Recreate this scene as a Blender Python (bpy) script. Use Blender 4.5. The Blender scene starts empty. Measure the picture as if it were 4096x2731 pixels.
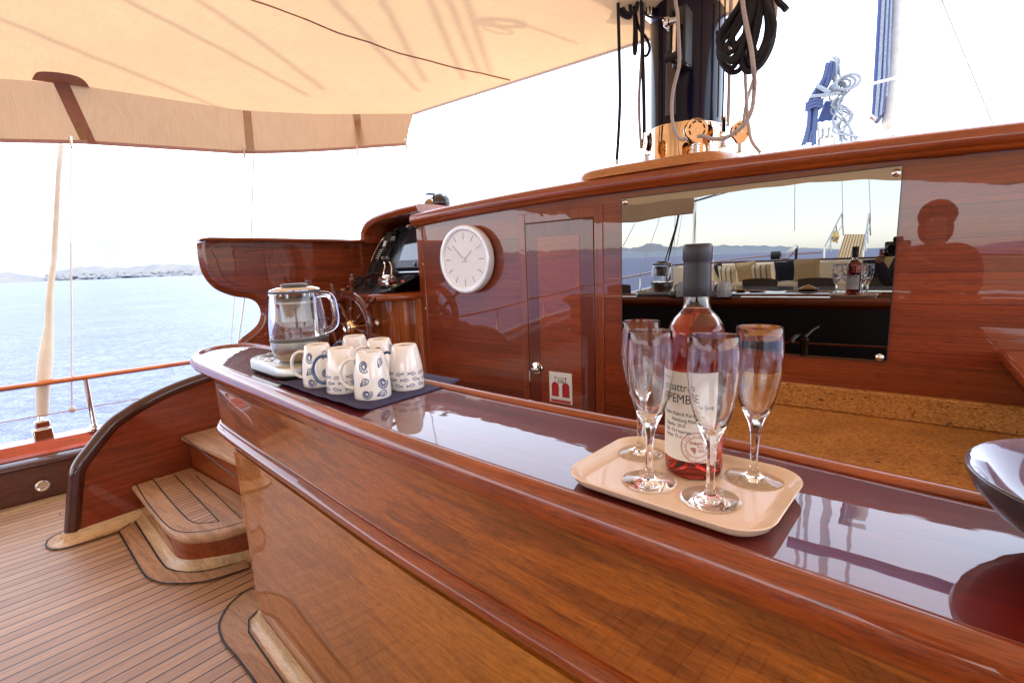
import bpy, math, random
from mathutils import Vector, Matrix
random.seed(7)
S = bpy.context.scene
COL = S.collection
sin, cos, pi = math.sin, math.cos, math.pi
ZD = -0.92          # cockpit deck; z = 0 is the bar top
YW = 2.13           # aft face of the deckhouse

# ------------------------------------------------------------------ geometry
def V3(p): return Vector(p)
def cat(pts, n=6, closed=False):
    pts = [Vector(p) for p in pts]; out = []; m = len(pts)
    rng = range(m if closed else m-1)
    for i in rng:
        p1 = pts[i]; p2 = pts[(i+1) % m]
        p0 = pts[(i-1) % m] if (closed or i > 0) else p1*2-p2
        p3 = pts[(i+2) % m] if (closed or i+2 < m) else p2*2-p1
        for k in range(n):
            t = k/n
            out.append(0.5*((2*p1)+(p2-p0)*t+(2*p0-5*p1+4*p2-p3)*t*t+(3*p1-p0-3*p2+p3)*t**3))
    if not closed: out.append(pts[-1])
    return out

class MB:
    def __init__(s): s.V = []; s.F = []; s.M = []; s.mi = 0
    def add(s, vs, fs):
        b = len(s.V); s.V += [Vector(v) for v in vs]
        for f in fs: s.F.append([b+i for i in f]); s.M.append(s.mi)
        return s
    def xf(s, mat, start=0):
        for i in range(start, len(s.V)): s.V[i] = mat @ s.V[i]
        return s
    def box(s, x0, x1, y0, y1, z0, z1):
        return s.add([(x0,y0,z0),(x1,y0,z0),(x1,y1,z0),(x0,y1,z0),(x0,y0,z1),(x1,y0,z1),(x1,y1,z1),(x0,y1,z1)],
                     [(0,3,2,1),(4,5,6,7),(0,1,5,4),(1,2,6,5),(2,3,7,6),(3,0,4,7)])
    def rbox(s, x0, x1, y0, y1, z0, z1, r, n=4, zr=None):
        """box with rounded vertical corners and eased top/bottom"""
        zr = r*0.3 if zr is None else zr
        def ring(rr, ins, z):
            o = []
            for cx, cy, a in ((x1-r, y1-r, 0), (x0+r, y1-r, 90), (x0+r, y0+r, 180), (x1-r, y0+r, 270)):
                for k in range(n+1):
                    t = math.radians(a+90*k/n); o.append((cx+(r-ins)*cos(t), cy+(r-ins)*sin(t), z))
            return o
        R = [ring(r, zr, z0), ring(r, zr*.3, z0+zr*.3), ring(r, 0, z0+zr), ring(r, 0, z1-zr), ring(r, zr*.3, z1-zr*.3), ring(r, zr, z1)]
        return s.loft(R, caps=True)
    def loft(s, rings, closed=True, caps=False, wrap=False):
        b = len(s.V); n = len(rings[0])
        for r in rings: s.V += [Vector(p) for p in r]
        m = len(rings)
        for i in range(m if wrap else m-1):
            i2 = (i+1) % m
            for j in range(n if closed else n-1):
                k = (j+1) % n
                s.F.append([b+i*n+j, b+i*n+k, b+i2*n+k, b+i2*n+j]); s.M.append(s.mi)
        if caps:
            s.F.append([b+j for j in range(n)][::-1]); s.M.append(s.mi)
            s.F.append([b+(m-1)*n+j for j in range(n)]); s.M.append(s.mi)
        return s
    def tube(s, pts, r, n=8, closed=False, flat=None):
        pts = [Vector(p) for p in pts]; m = len(pts); rings = []
        up = None
        for i, p in enumerate(pts):
            if closed: d = pts[(i+1) % m]-pts[i-1]
            else: d = pts[min(i+1, m-1)]-pts[max(i-1, 0)]
            if d.length < 1e-9: d = Vector((0,0,1))
            d.normalize()
            if up is None:
                up = Vector((0,0,1)) if abs(d.z) < .9 else Vector((1,0,0))
            a = d.cross(up)
            if a.length < 1e-6: a = d.cross(Vector((0.3,1,0.2)))
            a.normalize(); b_ = a.cross(d).normalized(); up = b_
            rr = r[i] if isinstance(r, (list, tuple)) else r
            fx, fy = flat or (1, 1)
            rings.append([p+a*(rr*fx*cos(2*pi*k/n))+b_*(rr*fy*sin(2*pi*k/n)) for k in range(n)])
        return s.loft(rings, True, caps=not closed, wrap=closed)
    def lathe(s, prof, c=(0,0,0), n=32, axis=(0,0,1), sx=1, sy=1, caps=True, a0=0, a1=2*pi):
        q = Vector((0,0,1)).rotation_difference(Vector(axis).normalized()).to_matrix()
        c = Vector(c); full = abs(a1-a0-2*pi) < 1e-6
        rings = []
        for r, z in prof:
            r = max(r, 1e-5)
            cnt = n if full else n+1
            rings.append([c+q @ Vector((r*sx*cos(a0+(a1-a0)*k/n), r*sy*sin(a0+(a1-a0)*k/n), z)) for k in range(cnt)])
        return s.loft(rings, closed=full, caps=caps and full)
    def prism(s, poly, d):
        """extrude a planar 3D polygon by vector d"""
        b = len(s.V); n = len(poly); d = Vector(d)
        s.V += [Vector(p) for p in poly]+[Vector(p)+d for p in poly]
        s.F.append([b+i for i in range(n)][::-1]); s.M.append(s.mi)
        s.F.append([b+n+i for i in range(n)]); s.M.append(s.mi)
        for i in range(n):
            j = (i+1) % n; s.F.append([b+i, b+j, b+n+j, b+n+i]); s.M.append(s.mi)
        return s
    def grid(s, rows, closed=False): return s.loft(rows, closed=closed)
    def sphere(s, c, r, n=14, m=8, sc=(1,1,1)):
        pr = [(r*sin(pi*i/m), -r*cos(pi*i/m)) for i in range(m+1)]
        st = len(s.V); s.lathe(pr, (0,0,0), n, caps=False)
        for i in range(st, len(s.V)):
            v = s.V[i]; s.V[i] = Vector((v.x*sc[0]+c[0], v.y*sc[1]+c[1], v.z*sc[2]+c[2]))
        return s
    def sweep(s, path, prof, closed=False, caps=True, pz=None):
        """horizontal path of (x,y) or (x,y,z); profile (u,v): u to the right-hand side of travel, v up"""
        P = [Vector((p[0], p[1], p[2] if len(p) > 2 else 0)) for p in path]; m = len(P); rings = []
        for i, p in enumerate(P):
            a = P[i]-P[i-1] if (closed or i > 0) else P[1]-P[0]
            b = P[(i+1) % m]-P[i] if (closed or i < m-1) else P[-1]-P[-2]
            a = Vector((a.x, a.y, 0)).normalized(); b = Vector((b.x, b.y, 0)).normalized()
            na = Vector((a.y, -a.x, 0)); nb = Vector((b.y, -b.x, 0))
            nn = (na+nb); nn.normalize(); k = 1/max(.5, nn.dot(nb))
            rings.append([p+nn*(u*k)+Vector((0,0,v)) for u, v in prof])
        return s.loft(rings, closed=True, caps=caps and not closed, wrap=closed)

ORG = {}
def mk(name, mb, mats, org=(0,0,0), smooth=35, bevel=None, seg=2):
    me = bpy.data.meshes.new(name); o_ = Vector(org)
    me.from_pydata([tuple(v-o_) for v in mb.V], [], mb.F)
    if not isinstance(mats, (list, tuple)): mats = [mats]
    for m in mats: me.materials.append(m)
    for p, mi in zip(me.polygons, mb.M): p.material_index = min(mi, len(mats)-1)
    import bmesh
    bm = bmesh.new(); bm.from_mesh(me); bmesh.ops.recalc_face_normals(bm, faces=bm.faces); bm.to_mesh(me); bm.free()
    if smooth:
        me.polygons.foreach_set('use_smooth', [True]*len(me.polygons))
        me.set_sharp_from_angle(angle=math.radians(smooth))
    me.update()
    ob = bpy.data.objects.new(name, me); COL.objects.link(ob)
    if bevel:
        md = ob.modifiers.new('edge', 'BEVEL'); md.width = bevel; md.segments = seg; md.limit_method = 'ANGLE'; md.angle_limit = math.radians(40)
        md.harden_normals = False
    return ob
def T(name, label, cat_, loc=(0,0,0), rotz=0, group=None, local=False):
    o = bpy.data.objects.new(name, None); COL.objects.link(o); o.empty_display_size = .05
    o.location = loc; o.rotation_euler = (0,0,rotz); o['label'] = label; o['category'] = cat_
    if group: o['group'] = group
    ORG[o.name] = Vector((0,0,0)) if local else Vector(loc)
    return o
def part(name, mb, mats, par, label=None, **k):
    o = mk(name, mb, mats, ORG[par.name], **k); o.parent = par; ORG[o.name] = ORG[par.name]
    if label: o['label'] = label
    return o
def one(name, label, cat_, mb, mats, group=None, kind=None, **k):
    xs = [v.x for v in mb.V]; ys = [v.y for v in mb.V]; zs = [v.z for v in mb.V]
    org = Vector(((min(xs)+max(xs))/2, (min(ys)+max(ys))/2, min(zs)))
    if kind: org = Vector((0,0,0))
    o = mk(name, mb, mats, org, **k); o.location = org; ORG[o.name] = org
    o['label'] = label
    if cat_: o['category'] = cat_
    if group: o['group'] = group
    if kind: o['kind'] = kind
    return o
def copy_thing(root, loc, rotz, label, name=None):
    r = root.copy(); COL.objects.link(r); r.location = loc; r.rotation_euler = (0,0,rotz); r['label'] = label
    for ch in list(root.children):
        c = ch.copy(); COL.objects.link(c); c.parent = r
        for g in list(ch.children):
            d = g.copy(); COL.objects.link(d); d.parent = c
    return r
def text_mb(mb, txt, size, fn, align='LEFT', offset=0.0, squeeze=1.0):
    cu = bpy.data.curves.new('t', 'FONT'); cu.body = txt; cu.size = size; cu.align_x = align; cu.offset = offset
    cu.resolution_u = 3
    ob = bpy.data.objects.new('t', cu); COL.objects.link(ob)
    dg = bpy.context.evaluated_depsgraph_get(); dg.update()
    me = bpy.data.meshes.new_from_object(ob.evaluated_get(dg))
    mb.add([fn(v.co.x*squeeze, v.co.y) for v in me.vertices], [list(p.vertices) for p in me.polygons])
    bpy.data.objects.remove(ob); bpy.data.curves.remove(cu); bpy.data.meshes.remove(me)

# ------------------------------------------------------------------ materials
def newmat(name):
    m = bpy.data.materials.new(name); m.use_nodes = True
    nt = m.node_tree; b = nt.nodes['Principled BSDF']
    return m, nt, b
def node(nt, t, **k):
    n = nt.nodes.new(t)
    for a, v in k.items(): setattr(n, a, v)
    return n
def coords(nt, scale=(1,1,1), rot=(0,0,0), loc=(0,0,0), kind='Object'):
    tc = node(nt, 'ShaderNodeTexCoord'); mp = node(nt, 'ShaderNodeMapping')
    mp.inputs['Scale'].default_value = scale; mp.inputs['Rotation'].default_value = rot; mp.inputs['Location'].default_value = loc
    nt.links.new(tc.outputs[kind], mp.inputs['Vector']); return mp.outputs[0]
def noise(nt, vec, scale=5, detail=4, rough=.55, dist=0):
    n = node(nt, 'ShaderNodeTexNoise'); n.inputs['Scale'].default_value = scale; n.inputs['Detail'].default_value = detail
    n.inputs['Roughness'].default_value = rough; n.inputs['Distortion'].default_value = dist
    nt.links.new(vec, n.inputs['Vector']); return n.outputs['Fac']
def ramp(nt, fac, stops):
    r = node(nt, 'ShaderNodeValToRGB'); e = r.color_ramp.elements
    while len(e) < len(stops): e.new(.5)
    for i, (p, c) in enumerate(stops):
        e[i].position = p; e[i].color = (c[0], c[1], c[2], 1) if not isinstance(c, (int, float)) else (c, c, c, 1)
    nt.links.new(fac, r.inputs[0]); return r.outputs[0]
def mth(nt, op, a, b=None, c=None, clamp=False):
    n = node(nt, 'ShaderNodeMath', operation=op); n.use_clamp = clamp
    for i, v in enumerate((a, b, c)):
        if v is None: continue
        if isinstance(v, (int, float)): n.inputs[i].default_value = v
        else: nt.links.new(v, n.inputs[i])
    return n.outputs[0]
def mixc(nt, fac, a, b, mode='MIX'):
    n = node(nt, 'ShaderNodeMix', data_type='RGBA', blend_type=mode)
    for sock, v in ((n.inputs[0], fac), (n.inputs[6], a), (n.inputs[7], b)):
        if isinstance(v, (int, float)): sock.default_value = v
        elif isinstance(v, (tuple, list)): sock.default_value = (v[0], v[1], v[2], 1)
        else: nt.links.new(v, sock)
    return n.outputs[2]
def bump(nt, h, strength, dist, prev=None):
    n = node(nt, 'ShaderNodeBump'); n.inputs['Strength'].default_value = strength; n.inputs['Distance'].default_value = dist
    nt.links.new(h, n.inputs['Height'])
    if prev is not None: nt.links.new(prev, n.inputs['Normal'])
    return n.outputs[0]
def sep(nt, v):
    n = node(nt, 'ShaderNodeSeparateXYZ'); nt.links.new(v, n.inputs[0]); return n.outputs
def plain(name, col, rough=.5, metal=0, coat=0, spec=.5, var=.12, vs=30, bmp=0, bs=200, sheen=0, trans=0, ior=1.45, aniso=0):
    m, nt, b = newmat(name)
    v = coords(nt)
    f = noise(nt, v, vs, 4)
    lo = tuple(max(0, x*(1-var)) for x in col); hi = tuple(min(1, x*(1+var)) for x in col)
    nt.links.new(ramp(nt, f, [(.3, lo), (.7, hi)]), b.inputs['Base Color'])
    b.inputs['Metallic'].default_value = metal; b.inputs['Coat Weight'].default_value = coat; b.inputs['Coat Roughness'].default_value = .04
    b.inputs['Specular IOR Level'].default_value = spec
    f2 = noise(nt, v, vs*.7+3, 5)
    nt.links.new(mth(nt, 'MULTIPLY_ADD', f2, rough*.5, rough*.75), b.inputs['Roughness'])
    if sheen: b.inputs['Sheen Weight'].default_value = sheen
    if trans: b.inputs['Transmission Weight'].default_value = trans; b.inputs['IOR'].default_value = ior
    if bmp: nt.links.new(bump(nt, noise(nt, v, bs, 3), bmp, .001), b.inputs['Normal'])
    return m
def wood(name, axis, dark, light, ribbon=.5, coat=1.0, rough=.42, wob=.35, seam=None, fine=1.0, rot=0.1, tone=None, wobs=5, crough=.015, rscale=1.0, cior=1.5, wst=.02):
    """varnished hardwood: fine grain along axis, broad ribbon figure, optional board seams (axis index, pitch, offset)"""
    m, nt, b = newmat(name)
    ai = 'XYZ'.index(axis)
    sc = [62, 62, 62]; sc[ai] = .75
    r = [0, 0, 0]; r[(ai+1) % 3] = rot*.15; r[(ai+2) % 3] = rot*.15
    g1 = noise(nt, coords(nt, tuple(sc), tuple(r)), 2.2*fine, 6, .62, .4)
    sc2 = [24*rscale]*3; sc2[ai] = 1.7*rscale; r2 = [0, 0, 0]; r2[(ai+1) % 3] = rot; r2[(ai+2) % 3] = rot
    g2 = noise(nt, coords(nt, tuple(sc2), tuple(r2), (3.1, 1.7, .4)), 1.3, 2.5, .45, .5)
    sc3 = [260]*3; sc3[ai] = 18
    g3 = noise(nt, coords(nt, tuple(sc3)), 1.6, 2, .5)
    f = mth(nt, 'ADD', mth(nt, 'MULTIPLY', g1, .8), mth(nt, 'MULTIPLY', g2, .2))
    mid = tuple((a*.45+c*.55) for a, c in zip(dark, light))
    col = ramp(nt, f, [(.26, dark), (.5, mid), (.74, light)])
    pores = ramp(nt, g3, [(.38, .64), (.50, 1.0)])
    col = mixc(nt, .8, col, pores, 'MULTIPLY')
    fleck = noise(nt, coords(nt), 210, 2, .6)
    col = mixc(nt, .35, col, ramp(nt, fleck, [(.35, .84), (.65, 1.14)]), 'MULTIPLY')
    col = mixc(nt, min(1, ribbon*1.1), col, ramp(nt, g2, [(.42, (1.12, 1.10, 1.08)), (.50, (1.0, 1.0, 1.0)), (.575, (.66, .60, .57))]), 'MULTIPLY')
    big = noise(nt, coords(nt, (.8, .8, .8)), 1.4, 2)
    col = mixc(nt, .7, col, ramp(nt, big, [(.3, .72), (.7, 1.15)]), 'MULTIPLY')
    height = g1
    if seam:
        si, pitch, off = seam
        s_ = sep(nt, coords(nt))[si]
        t = mth(nt, 'DIVIDE', mth(nt, 'ADD', s_, off), pitch)
        fl = mth(nt, 'FLOOR', t); fr = mth(nt, 'FRACT', t)
        wn = node(nt, 'ShaderNodeTexWhiteNoise', noise_dimensions='1D'); nt.links.new(fl, wn.inputs['W'])
        col = mixc(nt, 1.0, col, ramp(nt, wn.outputs['Value'], [(0, .74), (1, 1.2)]), 'MULTIPLY')
        e = mth(nt, 'MINIMUM', fr, mth(nt, 'SUBTRACT', 1.0, fr))
        line = mth(nt, 'LESS_THAN', e, .0011/pitch)
        col = mixc(nt, mth(nt, 'MULTIPLY', line, .75), col, (.015, .004, .002))
    if tone: col = mixc(nt, 1.0, col, tone, 'MULTIPLY')
    nt.links.new(col, b.inputs['Base Color'])
    b.inputs['Roughness'].default_value = rough; b.inputs['Coat Weight'].default_value = coat
    b.inputs['Coat Roughness'].default_value = crough; b.inputs['Coat IOR'].default_value = cior
    b.inputs['Specular IOR Level'].default_value = .25 if coat > .3 else .4
    nt.links.new(bump(nt, g1, .2, .0003), b.inputs['Normal'])
    wv = noise(nt, coords(nt, (1, 1, 1)), wobs, 3, .5)
    wv2 = noise(nt, coords(nt, tuple(x*.2 for x in sc)), 2.5, 2, .5)
    hh = mth(nt, 'ADD', wv, mth(nt, 'MULTIPLY', wv2, wst))
    nt.links.new(bump(nt, hh, wob, .008), b.inputs['Coat Normal'])
    return m

DK = (.030, .0045, .0018); 
M = {}
M['wall'] = wood('mahogany_wall', 'X', (.115, .016, .004), (.33, .060, .010), ribbon=.45, seam=(2, .105, .03), wob=.07, wobs=3.0, rot=.03, cior=1.52)
M['trim'] = wood('mahogany_trim', 'Z', (.14, .022, .004), (.33, .065, .010), ribbon=.4, wob=.2)
M['door'] = wood('mahogany_door', 'X', (.16, .019, .003), (.41, .070, .010), ribbon=.5, wob=.12, wobs=3, rot=.04)
M['doorframe'] = wood('mahogany_door_frame', 'Z', (.075, .009, .003), (.22, .034, .007), ribbon=.4, wob=.12, wobs=3)
M['coaming'] = wood('mahogany_coaming', 'X', (.19, .027, .003), (.46, .090, .009), ribbon=.4, wob=.15, rot=.03)
M['apron'] = wood('mahogany_bar_front', 'X', (.18, .036, .002), (.50, .135, .010), ribbon=.9, wob=.10, wobs=4, rot=.13, rscale=1.0, cior=1.72)
M['panel'] = wood('mahogany_bar_panel', 'X', (.30, .085, .008), (.60, .22, .026), ribbon=.55, wob=.08, wobs=3, rot=.35, cior=1.65)
M['nosing'] = wood('mahogany_nosing', 'X', (.16, .022, .002), (.42, .080, .007), ribbon=.5, wob=.1, rot=.05)
M['bartop'] = wood('mahogany_bar_top', 'X', (.06, .0025, .0015), (.20, .010, .004), ribbon=.4, wob=.09, wobs=6, rot=.05, cior=1.62, wst=.14)
M['wing'] = wood('mahogany_helm_wing', 'Y', (.08, .010, .002), (.33, .058, .008), ribbon=.8, wob=.12, wobs=4, rot=.03)
M['cheek'] = wood('mahogany_cheek', 'Y', (.12, .014, .003), (.34, .056, .009), ribbon=.6, wob=.12, wobs=4, rot=.1)
M['darkwood'] = wood('dark_mahogany_moulding', 'X', (.03, .005, .003), (.095, .016, .007), ribbon=.4, wob=.15)
M['cabinet'] = wood('mahogany_cabinet', 'Z', (.14, .020, .003), (.50, .13, .016), ribbon=.9, wob=.15, wobs=4, rot=.02, rscale=1.4)
M['rail'] = wood('varnished_handrail', 'Y', (.30, .06, .010), (.50, .13, .025), ribbon=.4, wob=.2, rot=.05)
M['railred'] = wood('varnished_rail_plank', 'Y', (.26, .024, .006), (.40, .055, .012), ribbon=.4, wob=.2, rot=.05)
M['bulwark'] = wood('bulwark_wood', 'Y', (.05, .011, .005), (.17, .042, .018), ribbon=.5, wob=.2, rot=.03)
M['helmwood'] = wood('wheel_wood', 'Z', (.05, .006, .003), (.17, .026, .009), ribbon=.3, wob=.15)
M['teakpad'] = wood('mast_pad_wood', 'X', (.42, .14, .035), (.62, .26, .08), ribbon=.4, coat=.6, wob=.1, rot=.05, crough=.1)
M['cream_teak'] = wood('pale_teak', 'X', (.52, .32, .15), (.74, .53, .30), ribbon=.5, coat=.25, rough=.35, wob=.1, rot=.06, crough=.25)
M['cream_teak_y'] = wood('pale_teak_lengthwise', 'Y', (.52, .32, .15), (.74, .53, .30), ribbon=.5, coat=.25, rough=.35, wob=.1, rot=.06, crough=.25)
M['tread'] = wood('teak_tread', 'X', (.40, .215, .11), (.60, .365, .205), ribbon=.5, coat=.05, rough=.55, wob=.1, rot=.06)
M['tabletop'] = wood('dark_table', 'X', (.02, .004, .003), (.06, .012, .007), ribbon=.4, wob=.05)
M['black'] = plain('black_rubber', (.012, .012, .014), .6)
M['caulk'] = plain('black_caulk', (.015, .013, .014), .55)
M['panelblack'] = plain('black_instrument_panel', (.018, .019, .024), .28, coat=.3, bmp=.1, bs=600)
M['blackgloss'] = plain('gloss_black_plastic', (.01, .01, .012), .12, coat=.6)
M['collar'] = plain('awning_tinted_steel', (.82, .60, .40), .06, metal=1, var=.04)  # steel with the awning's orange reflection put into its colour
M['steel'] = plain('polished_steel', (.72, .71, .70), .07, metal=1, var=.04)
M['chrome'] = plain('chrome', (.82, .81, .80), .04, metal=1, var=.02)
M['brass'] = plain('brass', (.78, .55, .22), .12, metal=1, var=.05)
M['white'] = plain('white_plastic', (.80, .79, .77), .3, coat=.3, var=.03)
M['dial'] = plain('clock_dial', (.88, .92, .98), .5, var=.02)
M['silver'] = plain('silver_rim', (.86, .90, .97), .3, metal=.2, var=.03)
M['grey'] = plain('grey_plastic', (.09, .085, .08), .4)
M['ink'] = plain('black_ink', (.012, .012, .015), .6)
M['red'] = plain('red_print', (.45, .008, .012), .5)
M['sealred'] = plain('red_brown_print', (.42, .06, .04), .6)
M['paper'] = plain('label_paper', (.82, .76, .68), .75, var=.03, bmp=.1, bs=900)
M['rope'] = plain('grey_braided_rope', (.46, .41, .36), .8, var=.45, vs=420, bmp=.8, bs=500)
M['ropeblack'] = plain('black_braided_rope', (.009, .008, .009), .75, var=.5, vs=420, bmp=.8, bs=500)
M['ropewhite'] = plain('white_rope', (.75, .74, .72), .8, var=.15, vs=300, bmp=.5, bs=400)
M['ropeblue'] = plain('blue_rope', (.075, .10, .21), .75, var=.4, vs=200, bmp=.5, bs=400)
M['wire'] = plain('steel_wire', (.55, .54, .52), .3, metal=.9, var=.3, vs=500)
M['mast'] = plain('navy_gloss_paint', (.006, .006, .02), .14, spec=.22, var=.1, vs=4)
M['bluepaint'] = plain('blue_painted_spar', (.07, .10, .24), .5, spec=.25, var=.08)
M['sailcloth'] = plain('cream_sailcloth', (.78, .72, .60), .85, var=.08, vs=12, bmp=.4, bs=60)
M['cushion'] = plain('cream_cushion', (.72, .62, .45), .9, var=.06, vs=9, bmp=.25, bs=500)
M['tan'] = plain('tan_cushion', (.55, .41, .22), .9, var=.08, vs=9, bmp=.25, bs=500)
M['navy'] = plain('navy_cushion', (.018, .02, .035), .9, var=.2, vs=9, bmp=.25, bs=500)
M['tray'] = plain('peach_tray', (.88, .68, .51), .3, coat=.25, var=.03, vs=6)
M['ceramic'] = plain('cream_ceramic', (.91, .88, .84), .12, coat=.8, var=.03, vs=6)
M['ceramicedge'] = plain('bare_ceramic', (.74, .60, .44), .4, var=.05)
M['bluehandle'] = plain('blue_glaze', (.045, .11, .25), .15, coat=.8, var=.25, vs=90)
M['blueprint'] = plain('blue_print', (.035, .07, .24), .35, var=.3, vs=200)
M['bowlin'] = plain('purple_glaze', (.115, .08, .17), .09, coat=1, var=.25, vs=60)
M['bowlout'] = plain('dark_clay', (.035, .028, .035), .32, coat=.4, var=.3, vs=60)
M['foil'] = plain('dark_foil', (.032, .029, .036), .42, spec=.4, bmp=.2, bs=90)
M['pinkstrip'] = plain('pink_strip', (.75, .38, .38), .5)
M['greybrown'] = plain('grey_brown_speaker', (.05, .035, .03), .3)
M['plate'] = plain('lilac_linen', (.36, .27, .29), .9, var=.1, bmp=.3, bs=300)
M['hull'] = plain('hull_paint', (.7, .7, .72), .3, coat=.5)
M['roof'] = plain('roof_paint', (.7, .68, .62), .5)
M['redglass'] = plain('red_button', (.5, .09, .06), .3, coat=.5)
M['greenglass'] = plain('green_button', (.10, .28, .15), .3, coat=.5)
M['gauge'] = plain('gauge_face', (.55, .45, .42), .3, coat=.5)

def glassmat(name, col=(1,1,1), ior=1.45, rough=0.0):
    m = bpy.data.materials.new(name); m.use_nodes = True; nt = m.node_tree; nt.nodes.clear()
    o = node(nt, 'ShaderNodeOutputMaterial'); g = node(nt, 'ShaderNodeBsdfGlass'); g.inputs['Color'].default_value = (*col, 1)
    g.inputs['IOR'].default_value = ior; g.inputs['Roughness'].default_value = rough
    nt.links.new(g.outputs[0], o.inputs[0]); return m
M['glass'] = glassmat('clear_glass', (1, 1, 1), 1.45)
M['bottleglass'] = glassmat('bottle_glass', (.94, .94, .93), 1.45)
M['wine'] = glassmat('rose_wine', (.985, .46, .40), 1.34)
M['kglass'] = glassmat('jug_glass', (.99, .99, .99), 1.42)

def mirror_m():
    m, nt, b = newmat('bronze_mirror')
    b.inputs['Metallic'].default_value = 1; b.inputs['Roughness'].default_value = .0
    f = noise(nt, coords(nt), 1.5, 2)
    nt.links.new(ramp(nt, f, [(.3, (.245, .242, .232)), (.7, (.255, .252, .242))]), b.inputs['Base Color'])
    return m
M['mirror'] = mirror_m()
def screen_m():
    m, nt, b = newmat('dark_screen')
    nt.links.new(ramp(nt, noise(nt, coords(nt), 2, 2), [(.3, (.02, .022, .035)), (.7, (.028, .03, .045))]), b.inputs['Base Color'])
    b.inputs['Roughness'].default_value = .08; b.inputs['Coat Weight'].default_value = 1; b.inputs['Coat IOR'].default_value = 1.9
    return m
M['screen'] = screen_m()
def brushed():
    m, nt, b = newmat('brushed_steel')
    f = noise(nt, coords(nt, (3, 3, 500)), 3, 3)
    nt.links.new(ramp(nt, f, [(.3, (.42, .40, .37)), (.7, (.54, .52, .49))]), b.inputs['Base Color'])
    b.inputs['Metallic'].default_value = 1; b.inputs['Roughness'].default_value = .30
    nt.links.new(bump(nt, f, .15, .0005), b.inputs['Normal']); return m
M['brushed'] = brushed()
def granite():
    m, nt, b = newmat('orange_granite')
    n1 = noise(nt, coords(nt, (1, 2.1, 2.1), (0, 0, .25)), 52, 5, .62, .5)
    n2 = noise(nt, coords(nt, (1, 2.0, 2.0), (0, 0, .25), (3, 5, 2)), 105, 3, .6, .4)
    n3 = noise(nt, coords(nt), 7, 3); n4 = noise(nt, coords(nt, (1, 1.6, 1.6), (0, 0, .3)), 26, 4, .7, .6)
    col = ramp(nt, n2, [(.35, (.30, .115, .025)), (.65, (.60, .29, .085))])
    col = mixc(nt, ramp(nt, n1, [(.60, 0.0), (.64, 1.0)]), col, (.10, .045, .018))
    col = mixc(nt, ramp(nt, n4, [(.60, 0.0), (.66, .8)]), col, (.38, .20, .10))
    col = mixc(nt, .6, col, ramp(nt, n3, [(.3, .75), (.7, 1.2)]), 'MULTIPLY')
    nt.links.new(col, b.inputs['Base Color']); b.inputs['Roughness'].default_value = .22; b.inputs['Specular IOR Level'].default_value = .35
    return m
M['granite'] = granite()
def deckmat(name, expr='deck', pitch=.0535, axis=0):
    """laid teak: planks with black caulk seams, each plank its own tone"""
    m, nt, b = newmat(name)
    o = sep(nt, coords(nt))
    if expr == 'deck':   # planks follow the hull, closing in towards the bow
        k = mth(nt, 'MULTIPLY_ADD', mth(nt, 'SUBTRACT', o[1], .3), .045, 1.0)
        sx = mth(nt, 'MULTIPLY', mth(nt, 'ADD', o[0], .8), k)
    else: sx = o[axis]
    t = mth(nt, 'DIVIDE', sx, pitch); fl = mth(nt, 'FLOOR', t); fr = mth(nt, 'FRACT', t)
    wn = node(nt, 'ShaderNodeTexWhiteNoise', noise_dimensions='1D'); nt.links.new(fl, wn.inputs['W'])
    cmb = node(nt, 'ShaderNodeCombineXYZ'); nt.links.new(mth(nt, 'MULTIPLY', sx, 40.0), cmb.inputs[0])
    oth = o[1] if axis == 0 else o[0]
    nt.links.new(mth(nt, 'ADD', mth(nt, 'MULTIPLY', oth, 1.6), mth(nt, 'MULTIPLY', wn.outputs['Value'], 30)), cmb.inputs[1]); nt.links.new(mth(nt, 'MULTIPLY', fl, 3.7), cmb.inputs[2])
    g = noise(nt, cmb.outputs[0], 2.4, 6, .62, .4)
    g2 = noise(nt, coords(nt, (300, 18, 18) if axis == 0 else (18, 300, 18)), 1.6, 2)
    col = ramp(nt, g, [(.3, (.39, .215, .108)), (.5, (.49, .285, .155)), (.7, (.575, .365, .215))])
    col = mixc(nt, 1.0, col, ramp(nt, wn.outputs['Value'], [(0, (.86, .82, .80)), (.88, (1.06, 1.06, 1.06)), (1, (1.25, 1.3, 1.32))]), 'MULTIPLY')
    col = mixc(nt, .5, col, ramp(nt, g2, [(.35, .7), (.55, 1.0)]), 'MULTIPLY')
    col = mixc(nt, .5, col, ramp(nt, noise(nt, coords(nt), 1.3, 3), [(.3, .82), (.7, 1.14)]), 'MULTIPLY')
    e = mth(nt, 'MINIMUM', fr, mth(nt, 'SUBTRACT', 1.0, fr))
    line = ramp(nt, e, [(.0024/pitch, 1.0), (.0034/pitch, 0.0)])
    # butt joints across a plank now and then
    u = mth(nt, 'FRACT', mth(nt, 'ADD', mth(nt, 'DIVIDE', oth, 7.5), mth(nt, 'MULTIPLY', wn.outputs['Value'], 7.3)))
    butt = mth(nt, 'LESS_THAN', u, .0006) if expr == 'deck' else None
    if butt is not None: line = mth(nt, 'MAXIMUM', line, butt)
    col = mixc(nt, line, col, (.035, .03, .038))
    nt.links.new(col, b.inputs['Base Color'])
    b.inputs['Roughness'].default_value = .42; b.inputs['Coat Weight'].default_value = .12; b.inputs['Coat Roughness'].default_value = .3
    h = mth(nt, 'SUBTRACT', mth(nt, 'MULTIPLY', g, .15), line)
    nt.links.new(bump(nt, h, .5, .0012), b.inputs['Normal'])
    return m
M['deck'] = deckmat('teak_deck')
M['treadslats'] = deckmat('tread_slats', 'x', .033, 0)
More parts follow.
